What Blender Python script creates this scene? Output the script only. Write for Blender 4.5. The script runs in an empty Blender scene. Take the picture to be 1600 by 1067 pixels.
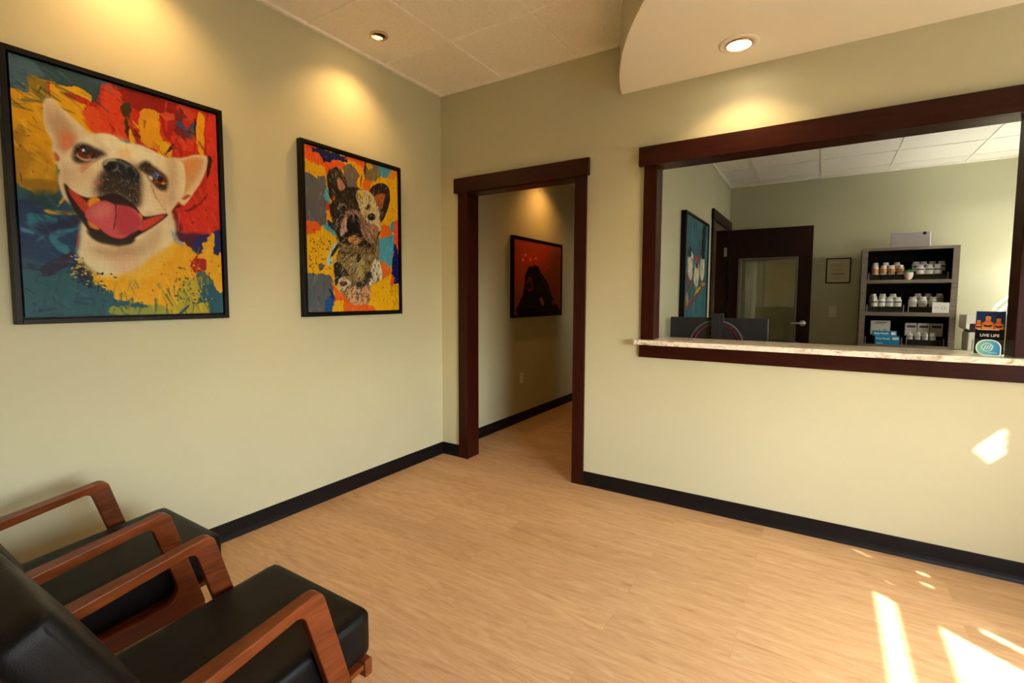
import bpy, bmesh, math, random
import numpy as np
from mathutils import Vector, Matrix

random.seed(7)
SC = bpy.context.scene
COL = SC.collection

# tunables
CAM = (2.67377238, -3.11526144, 1.31712454)
WALL = (205, 192, 146)
G1 = G2 = G3 = G4 = 1.0
E_SPOT, E_SOF, E_HALL = 14, 20, 10
SKY, SUN, EXPO = .25, 6.0, .9

E_SPOT, E_SOF, E_HALL = 10.5, 8.5, 9
SKY, SUN, EXPO = 1.15, 10.5, 1.72
WALL = (190, 187, 157)
G1 = G2 = (.84, .96, .97)
G3 = (1.1, .95, .9)
G4 = (1, 1, 1)

# ---------------------------------------------------------------- painted pictures (brush work rasterised on a fine mesh)
def vnoise(h, w, fy, fx, seed):
    rs = np.random.RandomState(seed)
    g = rs.rand(int(fy) + 3, int(fx) + 3)
    y = np.linspace(0, fy, h); x = np.linspace(0, fx, w)
    yi = y.astype(int); xi = x.astype(int); ty = (y - yi)[:, None]; tx = (x - xi)[None, :]
    ty = ty * ty * (3 - 2 * ty); tx = tx * tx * (3 - 2 * tx)
    a = g[yi][:, xi]; b = g[yi][:, xi + 1]; c = g[yi + 1][:, xi]; d = g[yi + 1][:, xi + 1]
    return (a * (1 - tx) + b * tx) * (1 - ty) + (c * (1 - tx) + d * tx) * ty - 0.5


def blur(m, r):
    r = int(round(r))
    if r < 1: return m
    for ax in (0, 1):
        for _ in range(2):
            p = np.pad(m, [(r + 1, r) if i == ax else (0, 0) for i in (0, 1)], mode='edge')
            c = np.cumsum(p, axis=ax)
            n = m.shape[ax]
            m = (np.take(c, range(2 * r + 1, 2 * r + 1 + n), ax) - np.take(c, range(0, n), ax)) / (2 * r + 1)
    return m


def smooth_pts(P, k=6):
    n = len(P); o = []
    for i in range(n):
        p0, p1, p2, p3 = P[i - 1], P[i], P[(i + 1) % n], P[(i + 2) % n]
        for j in range(k):
            t = j / k
            o.append(0.5 * ((2 * p1) + (p2 - p0) * t + (2 * p0 - 5 * p1 + 4 * p2 - p3) * t * t + (3 * p1 - p0 - 3 * p2 + p3) * t ** 3))
    return np.array(o)


class Picture:
    def __init__(s, w, h, base):
        s.w, s.h = w, h
        s.c = np.ones((h, w, 3)) * np.array(base, float)
        s.seed = 1
        yy, xx = np.mgrid[0:h * 2, 0:w * 2]
        s.X = (xx + .5) / 2; s.Y = (yy + .5) / 2
        n = lambda f, sd: vnoise(h * 2, w * 2, f * h / w, f, sd)
        s.nx = n(14, 11) + .6 * n(40, 12) + .5 * n(90, 13)
        s.ny = n(14, 21) + .6 * n(40, 22) + .5 * n(90, 23)
        s.fine = vnoise(h, w, h / 2, w / 2, 5)
        s.streak = vnoise(h, w, h / 3, w / 26, 6) + vnoise(h, w, h / 20, w / 3, 8)

    def mask(s, pts, rough=0, soft=0, smooth=True):
        P = np.array(pts, float).reshape(-1, 2) * np.array([s.w, s.h]) / 1000.0
        if smooth and len(P) > 3: P = smooth_pts(P)
        pad = 3 + rough * 1.3 + soft * 4
        x0, y0 = np.floor(P.min(0) - pad).astype(int); x1, y1 = np.ceil(P.max(0) + pad).astype(int)
        x0, y0 = max(x0, 0), max(y0, 0); x1, y1 = min(x1, s.w), min(y1, s.h)
        if x1 <= x0 or y1 <= y0: return None
        sl = (slice(2 * y0, 2 * y1), slice(2 * x0, 2 * x1))
        X = s.X[sl] + s.nx[sl] * rough; Y = s.Y[sl] + s.ny[sl] * rough
        ins = np.zeros(X.shape, bool)
        Q = np.roll(P, -1, 0)
        for (ax, ay), (bx, by) in zip(P, Q):
            if ay == by: continue
            c = ((ay > Y) != (by > Y)) & (X < (bx - ax) * (Y - ay) / (by - ay) + ax)
            ins ^= c
        m = ins.astype(float)
        m = (m[0::2, 0::2] + m[1::2, 0::2] + m[0::2, 1::2] + m[1::2, 1::2]) / 4
        return (slice(y0, y1), slice(x0, x1)), blur(m, soft)

    def put(s, r, col, a=1.0, tex=0.0):
        if r is None: return
        sl, m = r
        m = (m * a)[..., None]
        col = np.array(col, float)[None, None, :]
        if tex: col = col * (1 + .3 * tex * s.streak[sl][..., None])
        s.c[sl] = s.c[sl] * (1 - m) + col * m

    def poly(s, col, pts, rough=0, soft=0, a=1.0, tex=0.06, smooth=True):
        s.put(s.mask(pts, rough, soft, smooth), col, a, tex)

    def line(s, col, pts, wd, a=1.0):
        P = np.array(pts, float).reshape(-1, 2)
        for i in range(len(P) - 1):
            s.stroke(P[i], P[i + 1], wd, col, a)

    def stroke(s, p, q, wd, col, a=1.0):
        sc = np.array([s.w, s.h]) / 1000.0
        p = p * sc; q = q * sc
        x0, y0 = np.floor(np.minimum(p, q) - wd - 1).astype(int); x1, y1 = np.ceil(np.maximum(p, q) + wd + 1).astype(int)
        x0, y0 = max(x0, 0), max(y0, 0); x1, y1 = min(x1, s.w), min(y1, s.h)
        if x1 <= x0 or y1 <= y0: return
        Y, X = np.mgrid[y0:y1, x0:x1] + .5
        d = q - p; L = max(d @ d, 1e-6)
        t = np.clip(((X - p[0]) * d[0] + (Y - p[1]) * d[1]) / L, 0, 1)
        r = np.hypot(X - p[0] - t * d[0], Y - p[1] - t * d[1])
        m = np.clip(wd * (1 - .6 * t) / 2 + .5 - r, 0, 1)
        s.put(((slice(y0, y1), slice(x0, x1)), m), col, a)

    def hatch(s, pts, n, ln, wd, ang, cols, seed, spread=35, amax=1.0):
        """short brush strokes scattered inside an outline"""
        rs = np.random.RandomState(seed)
        P = np.array(pts, float).reshape(-1, 2); lo, hi = P.min(0), P.max(0)
        Q = np.roll(P, -1, 0); k = 0; tries = 0
        while k < n and tries < n * 8:
            tries += 1
            c = lo + rs.rand(2) * (hi - lo)
            ins = False
            for (ax, ay), (bx, by) in zip(P, Q):
                if (ay > c[1]) != (by > c[1]) and c[0] < (bx - ax) * (c[1] - ay) / (by - ay) + ax: ins = not ins
            if not ins: continue
            k += 1
            if isinstance(ang, (tuple, list)):
                th = math.atan2((c[1] - ang[1]) * s.h, (c[0] - ang[0]) * s.w)
            else: th = math.radians(ang)
            th += math.radians(rs.uniform(-spread, spread))
            l = ln * rs.uniform(.5, 1.3)
            d = np.array([math.cos(th) * l, math.sin(th) * l * s.w / s.h])
            s.stroke(c - d / 2, c + d / 2, wd * rs.uniform(.6, 1.4), cols[rs.randint(len(cols))], amax * rs.uniform(.6, 1))

    def dots(s, pts, n, size, cols, seed):
        s.hatch(pts, n, size, size * s.w / 1000 * 1.2, 0, cols, seed, 90)


def paint(w, h, base, layers):
    p = Picture(w, h, base)
    for L in layers:
        k = L[0]
        if k == 'p': p.poly(L[1], L[2], *L[3:])
        elif k == 'l': p.line(L[1], L[2], *L[3:])
        elif k == 's': p.hatch(*L[1:])
        elif k == 'd': p.dots(*L[1:])
    p.c *= (1 + .03 * p.fine)[..., None]
    return np.clip(p.c, 0, 255)

PIC1 = [["p",[45,92,108],[-20,-20,1020,-20,1020,1020,-20,1020],0,0,1,0.12,0],
["p",[30,62,108],[-20,560,200,540,420,560,520,640,470,760,250,800,-20,760],10,8,1,0.12,1],
["p",[78,106,126],[-20,-20,420,-20,480,60,330,110,250,170,-20,210],8,4,1,0.12,1],
["p",[52,80,92],[119,-4,280,6,392,7,396,45,331,115,277,65,204,68,131,52],8,2,1,0.12,1],
["p",[222,162,14],[-7,142,67,131,92,71,142,63,152,76,215,87,298,100,328,225,160,399,160,499,85,520,1,494,-15,417,-15,271],8,0,1,0.12,1],
["p",[150,125,40],[69,75,99,66,150,72,152,128,124,155,95,132],8,1,1,0.12,1],
["p",[176,128,20],[1,283,61,275,32,336,112,351,147,376,163,471,-3,495,-6,388],8,3,1,0.12,1],
["p",[205,152,22],[112,356,134,378,157,384,149,438,88,482,29,456,68,389],8,4,1,0.12,1],
["p",[160,118,20],[1,470,169,450,166,494,120,517,35,512,5,490],8,2,1,0.12,1],
["p",[40,70,70],[39,527,110,502,171,505,157,556,79,560,32,549],8,4,0.8,0.12,1],
["p",[228,168,10],[146,56,204,68,277,59,333,82,318,140,337,225,324,247,246,188,163,125],4,0,1,0.12,1],
["p",[200,70,25],[141,57,151,62,159,124,152,128],4,0,1,0.12,1],
["p",[195,60,30],[203,95,253,89,321,102,331,121,319,123,251,114],4,0,1,0.12,1],
["p",[198,45,24],[390,4,458,6,1019,-18,1018,570,924,606,753,593,693,519,614,272,446,218,328,225,319,163,296,125,354,111,363,54],6,0,1,0.12,1],
["p",[222,84,34],[283,148,331,115,389,156,464,162,480,215,337,228,292,183],6,2,1,0.12,1],
["p",[224,72,36],[400,82,445,43,489,60,461,95,469,183,388,179],6,0,1,0.12,1],
["p",[232,64,40],[392,7,417,3,427,42,395,50],4,0,1,0.12,1],
["p",[150,26,22],[458,8,784,7,756,83,655,74,565,88,495,77,456,48],7,0,1,0.12,1],
["p",[176,40,24],[319,123,370,73,420,44,392,106,396,149,355,120],5,0,1,0.12,1],
["p",[214,70,34],[380,57,450,22,472,90,473,186,410,182,373,174],6,0,1,0.12,1],
["p",[224,70,30],[373,179,473,174,497,221,445,225,370,224],4,0,1,0.12,1],
["p",[70,58,22],[473,76,509,70,500,163,491,205,475,196,478,145,458,104],8,0,1,0.12,1],
["p",[214,150,40],[561,77,670,69,654,100,670,198,625,236,583,233,554,203],5,0,1,0.12,1],
["p",[228,160,22],[569,125,653,106,663,199,584,227,558,191],5,3,1,0.12,1],
["p",[226,170,20],[626,212,706,197,719,243,703,261,652,264,625,236],6,0,1,0.12,1],
["p",[228,170,20],[503,177,530,214,529,234,498,235],3,0,1,0.12,1],
["p",[224,160,30],[518,136,550,152,546,170,526,163],4,0,1,0.12,1],
["p",[120,26,22],[510,161,555,191,551,210,515,188],5,0,1,0.12,1],
["p",[170,30,28],[662,86,692,61,743,61,730,168,685,183,666,133],6,0,1,0.12,1],
["p",[206,84,52],[670,69,736,51,735,81,690,98],6,0,1,0.12,1],
["p",[70,20,20],[689,236,721,200,758,211,720,225,681,250],4,0,1,0.12,1],
["p",[216,62,34],[738,166,847,138,875,208,788,212,736,197],6,0,1,0.12,1],
["p",[196,70,40],[769,0,861,9,851,55,788,69,759,45],10,0,1,0.12,1],
["p",[120,40,50],[760,27,805,41,788,76,815,151,768,160,740,117],10,0,1,0.12,1],
["p",[66,88,130],[753,86,795,90,817,113,858,66,854,142,822,152,786,113,756,107],4,0,1,0.12,1],
["p",[40,42,60],[817,113,856,117,863,131,824,124],3,0,1,0.12,1],
["p",[228,162,24],[898,7,925,19,916,207,891,218,868,165,879,49],4,0,1,0.12,1],
["p",[40,22,30],[863,59,875,50,869,140,861,116],3,0,1,0.12,1],
["p",[214,56,36],[930,18,993,10,997,448,911,458,940,215],6,0,1,0.12,1],
["p",[66,30,24],[940,215,965,224,949,298,930,327,929,282],4,0,1,0.12,1],
["p",[212,48,30],[984,519,962,567,908,606,837,624,771,617,724,589,710,547,729,501,779,463,847,443,916,447,967,474],8,0,1,0.12,1],
["p",[138,22,24],[797,494,845,469,931,400,921,427,836,495,780,508],7,0,1,0.12,1],
["p",[150,26,26],[846,552,844,556,839,560,833,561,826,561,822,558,820,555,822,551,827,547,833,546,840,546,844,549],3,0,1,0.12,1],
["p",[120,25,30],[679,556,719,502,761,586,729,601],6,2,1,0.12,1],
["p",[92,30,70],[714,609,759,611,920,607,910,644,826,683,749,662],6,3,1,0.12,1],
["p",[40,42,112],[828,644,925,607,899,701,826,683],5,3,1,0.12,1],
["p",[34,42,112],[951,588,1008,570,1005,725,940,715],3,0,1,0.1,0],
["p",[226,166,26],[215,757,310,836,381,870,423,845,668,680,750,654,849,695,933,598,946,704,1020,714,1022,860,913,833,903,1019,666,1013,472,977,352,902,309,848,242,814],12,0,1,0.12,1],
["p",[150,150,72],[363,970,488,947,635,954,640,1001,485,998,387,996],8,1,1,0.12,1],
["p",[176,160,54],[763,840,908,843,913,1010,707,1006,680,955],8,3,1,0.12,1],
["p",[44,92,112],[857,870,950,862,991,902,1008,1016,908,1013,903,950,837,943],9,0,1,0.12,1],
["p",[226,166,30],[897,731,1001,719,997,889,941,862,910,810],7,0,1,0.12,1],
["p",[42,90,112],[828,812,878,791,934,836,940,889,854,930,841,864],11,0,0.8,0.12,1],
["p",[226,170,36],[882,712,933,606,954,608,945,715,913,757],5,0,1,0.12,1],
["p",[170,32,20],[807,739,893,731,886,784,821,792],6,0,1,0.12,1],
["p",[176,40,22],[824,735,850,691,844,733],3,0,1,0.12,1],
["p",[44,94,112],[330,904,368,895,397,935,536,945,535,960,363,970,324,998],8,0,1,0.12,1],
["p",[40,86,110],[703,1009,772,962,788,963,739,1000],2,0,1,0.12,1],
["p",[44,118,142],[37,599,104,592,159,605,130,630,42,639],4,1,1,0.12,1],
["p",[58,122,148],[116,675,151,645,253,610,258,624,155,675,148,689,193,714,179,746,125,708],4,1,1,0.12,1],
["p",[70,128,158],[7,652,51,662,53,674,9,668],2,1,1,0.12,1],
["p",[66,120,150],[60,696,88,675,93,683,65,701],2,1,1,0.12,1],
["p",[36,32,72],[59,632,153,611,236,598,259,612,151,645,105,665],5,3,0.8,0.12,1],
["p",[44,40,74],[74,809,149,767,203,736,182,799,123,829,83,839],7,0,1,0.12,1],
["p",[200,160,40],[111,569,238,566,261,578,184,583,110,583],6,1,1,0.12,1],
["p",[190,150,30],[157,553,188,508,187,525,163,555],3,0,1,0.12,1],
["p",[214,168,30],[249,779,308,818,370,852,318,865,270,831],9,0,1,0.12,1],
["p",[26,32,52],[211,798,278,801,299,859,273,877,227,832],9,0,1,0.12,1],
["p",[170,30,40],[228,672,252,630,236,683,222,718],4,0,1,0.12,1],
["d",[0,0,1000,0,1000,1000,0,1000],90,6,[[30,30,40],[150,30,24],[70,50,20]],5],
["s",[-7,142,142,63,215,87,328,225,160,399,160,499,1,494],40,70,5,60,[[238,182,30],[196,140,16],[240,192,60],[166,118,24]],51,40,0.55],
["s",[390,4,1019,-18,1018,570,753,593,693,519,614,272,328,225,319,163],80,80,6,75,[[140,22,22],[226,84,36],[176,36,24],[236,104,46],[104,20,24]],52,30,0.5],
["s",[-20,500,260,560,330,760,250,1020,-20,1020],70,90,6,25,[[24,48,92],[60,112,142],[30,80,110],[18,36,78],[40,96,112]],53,40,0.5],
["s",[100,820,1000,900,1000,1020,0,1020],60,80,5,85,[[52,104,120],[36,80,96]],54,25,0.6],
["s",[215,757,310,836,381,870,423,845,668,680,750,654,849,695,933,598,946,704,1020,714,1022,860,913,833,903,1019,666,1013,472,977,352,902,309,848,242,814],70,60,5,85,[[242,190,64],[206,146,20],[236,180,44],[186,140,34]],55,25,0.5],
["s",[0,0,420,0,480,80,250,170,0,210],50,80,5,15,[[96,124,142],[58,84,98],[44,70,84]],56,30,0.5],
["s",[0,0,1000,0,1000,1000,0,1000],80,40,1.3,70,[[30,22,26],[60,20,20],[24,40,60]],57,50,0.8],
["p",[226,206,174],[245,656,228,744,268,789,311,821,375,852,438,830,526,789,588,737,660,694,726,642,710,544,633,474,399,552,269,572],5,3,1,0.12,1],
["p",[222,176,140],[337,714,488,692,514,741,427,783,386,772],0,8,0.55,0.12,1],
["p",[216,170,150],[401,756,506,750,552,784,462,829,404,813],4,6,0.6,0.12,1],
["p",[238,222,190],[498,656,662,601,687,692,590,734,516,696],0,9,0.7,0.12,1],
["p",[228,178,60],[424,826,526,785,684,679,714,717,615,801,493,856],10,6,0.9,0.12,1],
["p",[232,170,20],[272,796,345,840,439,826,454,887,368,888,300,841],9,5,0.9,0.12,1],
["p",[150,160,176],[699,604,743,638,771,673,733,670,705,634],6,1,0.8,0.12,1],
["p",[170,128,98],[299,701,503,672,642,590,605,710,415,752,303,740],0,8,0.5,0.12,1],
["p",[226,204,176],[127,149,147,133,168,132,188,150,246,188,307,229,336,239,298,274,239,301,208,355,189,405,167,398,156,364,147,334,149,298,128,261,119,217],0,1,1,0.12,1],
["p",[196,158,130],[142,171,166,160,213,196,244,231,253,272,216,322,177,329,166,289,144,253,131,215],0,5,0.9,0.12,1],
["p",[220,128,92],[193,247,242,258,240,296,207,328,181,312],0,5,0.85,0.12,1],
["p",[214,182,158],[135,153,162,146,181,172,169,206,148,190],0,5,0.7,0.12,1],
["p",[196,104,76],[155,338,170,348,177,365,163,376,156,359],0,1,1,0.12,1],
["p",[238,212,182],[168,383,185,382,183,406,170,403],0,1,1,0.12,1],
["p",[230,200,166],[695,267,778,252,850,225,907,215,936,226,924,283,892,346,840,411,798,461,767,475,723,433,696,381,677,323],0,1,1,0.12,1],
["p",[214,162,116],[721,328,754,286,817,253,890,234,912,246,886,308,834,374,777,432,738,440,726,389],0,4,1,0.12,1],
["p",[214,112,50],[720,347,758,341,784,368,762,415,732,413],0,4,0.9,0.12,1],
["p",[222,146,84],[793,270,857,244,894,240,821,325,772,364],0,6,0.9,0.12,1],
["p",[90,126,190],[729,324,752,311,768,340,739,341],3,0,1,0.12,1],
["p",[176,90,60],[772,445,800,423,820,426,783,450],0,1,1,0.12,1],
["p",[60,30,30],[712,497,736,482,766,481,723,499],0,1,1,0.12,1],
["p",[232,211,180],[177,407,224,314,288,256,353,225,419,219,472,240,557,235,645,254,722,273,786,281,788,401,718,497,676,541,626,594,504,663,391,695,313,677,272,618,221,550,182,513,166,453],0,1,1,0.12,1],
["p",[243,228,202],[288,268,419,226,528,245,644,267,612,311,468,311,322,313],0,7,0.9,0.12,1],
["p",[238,192,140],[506,282,501,295,488,307,471,313,454,312,442,306,439,294,444,281,457,270,473,264,490,264,502,270],0,5,0.8,0.12,1],
["p",[214,180,148],[188,416,232,375,281,379,317,396,277,449,215,458],0,6,0.6,0.12,1],
["p",[222,170,140],[607,401,698,414,694,493,630,526,572,482],0,6,0.6,0.12,1],
["p",[240,222,194],[575,431,633,474,646,518,555,535,543,485],0,4,0.7,0.12,1],
["p",[226,120,86],[256,400,281,363,312,347,286,384],0,3,0.8,0.12,1],
["p",[186,146,116],[700,270,750,293,731,462,695,482],0,5,0.55,0.12,1],
["p",[200,164,132],[177,407,202,380,214,481,234,547,194,517],0,5,0.6,0.12,1],
["p",[198,164,136],[570,533,629,539,693,506,626,591,535,632],0,4,0.5,0.12,1],
["p",[206,172,142],[336,239,376,269,406,286,381,296,340,276],0,4,0.5,0.12,1],
["p",[150,118,96],[313,467,363,389,523,326,556,383,542,498,498,522,430,487,330,498],0,7,0.9,0.12,1],
["p",[58,42,36],[370,376,453,332,535,361,536,486,510,512,445,467,351,479,340,445],1,5,1,0.12,1],
["p",[210,110,90],[355,429,352,435,345,441,336,444,327,443,321,440,319,434,322,428,328,423,338,420,347,420,353,423],2,3,0.8,0.12,1],
["p",[34,34,40],[365,347,393,327,454,316,508,335,541,369,530,406,483,413,409,393,373,375],0,1,1,0.12,1],
["p",[112,118,126],[402,329,454,322,503,339,529,368,496,358,453,335],0,2,0.8,0.12,1],
["p",[12,10,12],[371,356,391,339,415,343,417,360,395,372],0,1,1,0.12,1],
["p",[210,196,180],[365,352,385,329,423,319,429,327,397,335,377,355],0,1,0.8,0.12,1],
["p",[190,176,160],[401,374,427,361,433,340,437,354,426,370],0,1,0.8,0.12,1],
["p",[12,10,12],[483,349,500,344,521,372,504,383,488,371],0,1,1,0.12,1],
["p",[74,52,42],[231,345,242,301,269,284,298,280,339,290,386,306,355,323,318,346,270,365,241,365],1,3,1,0.12,1],
["p",[36,24,22],[245,324,262,297,297,290,326,312,333,332,294,346,260,343],0,1,1,0.12,1],
["p",[226,200,190],[250,339,255,322,266,339,318,338,332,327,327,340,282,352],0,1,0.9,0.12,1],
["p",[120,46,22],[322,314,317,326,305,337,288,343,273,342,261,336,258,325,263,313,275,303,291,297,307,297,319,303],0,1,1,0.12,1],
["p",[36,40,66],[312,306,309,315,301,321,291,325,281,325,274,321,272,314,275,306,282,299,292,295,302,295,309,299],0,1,1,0.12,1],
["p",[214,220,228],[287,308,286,312,283,315,280,316,276,316,274,314,273,311,274,307,277,305,280,303,284,303,286,305],0,0,1,0.12,1],
["p",[60,42,34],[538,331,586,301,617,321,648,334,597,363,564,355],2,3,1,0.12,1],
["p",[60,42,34],[590,367,641,336,683,353,693,382,679,420,643,419,609,394],1,3,1,0.12,1],
["p",[132,54,22],[677,379,665,391,647,397,629,395,616,387,611,374,615,360,628,348,645,342,663,343,676,352,681,365],0,1,1,0.12,1],
["p",[70,92,150],[658,364,651,371,640,374,626,374,615,369,609,362,609,354,616,348,628,344,641,345,653,349,659,356],0,1,1,0.12,1],
["p",[28,18,22],[668,368,665,375,660,380,652,383,645,382,640,379,639,373,641,366,646,361,654,358,661,359,666,363],0,1,1,0.12,1],
["p",[232,140,60],[677,387,675,390,671,393,666,395,661,395,658,393,656,390,658,387,662,384,667,382,672,383,676,384],0,0,1,0.12,1],
["p",[226,210,196],[589,370,607,364,610,382,599,381],0,1,1,0.12,1],
["s",[177,407,224,314,288,256,353,225,419,219,472,240,557,235,645,254,722,273,786,281,788,401,718,497,676,541,626,594,504,663,391,695,313,677,272,618,221,550,182,513,166,453],300,13,0.7,[480,420],[[242,226,200],[222,200,170],[238,220,192]],3,30],
["s",[327,447,408,405,533,399,528,500,445,473,337,493],110,11,0.8,100,[[110,90,76],[40,30,28],[150,130,112]],4,40],
["p",[44,18,16],[189,459,228,490,286,503,337,492,418,467,499,501,540,543,571,552,676,528,669,546,596,597,508,649,477,678,391,686,311,674,273,626,212,540],0,1,1,0.12,1],
["p",[196,62,46],[204,477,273,512,293,546,274,571,232,528],0,1,1,0.12,1],
["p",[206,70,52],[535,577,670,532,604,586,535,620],0,1,1,0.12,1],
["p",[228,150,44],[287,517,318,494,345,508,315,535,291,545],0,1,1,0.12,1],
["p",[236,172,60],[522,541,545,548,541,577,524,571],0,1,1,0.12,1],
["p",[222,128,60],[282,597,323,612,331,633,291,625],0,1,1,0.12,1],
["p",[206,92,102],[273,565,309,528,362,505,415,516,484,518,525,538,541,599,491,631,434,661,380,653,329,621,280,594],0,1,1,0.12,1],
["p",[184,56,78],[421,520,486,522,533,562,533,600,448,655,409,611],0,4,0.8,0.12,1],
["p",[226,140,140],[295,563,348,524,394,528,385,565,319,584],0,5,0.6,0.12,1],
["p",[216,84,88],[330,619,394,644,462,646,434,661,373,653],0,2,0.8,0.12,1],
["l",[64,22,34],[415,516,415,560,407,599,398,627],2.2],
["p",[46,32,28],[278,638,315,653,392,671,497,654,477,680,391,695,310,680],2,2,1,0.12,1],
["p",[236,196,160],[269,677,325,691,418,703,390,717,312,704],0,4,0.6,0.12,1],
["l",[150,116,84],[550,344,583,368,611,424,623,470],1.6,0.8],
["l",[156,118,84],[598,408,620,453,667,508,681,531],1.6,0.8],
["l",[170,130,96],[267,403,317,357,367,321],1.6,0.7],
["d",[198,734,410,833,325,908,192,827],70,7,[[240,200,60],[26,32,52],[220,214,190]],6],
["d",[690,766,913,757,945,957,711,942],80,8,[[44,92,112],[226,176,40],[60,40,20]],7],
["s",[334,838,749,795,820,956,327,952],70,22,1.2,80,[[240,190,50],[206,144,20],[232,176,60]],8,15]]
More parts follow.
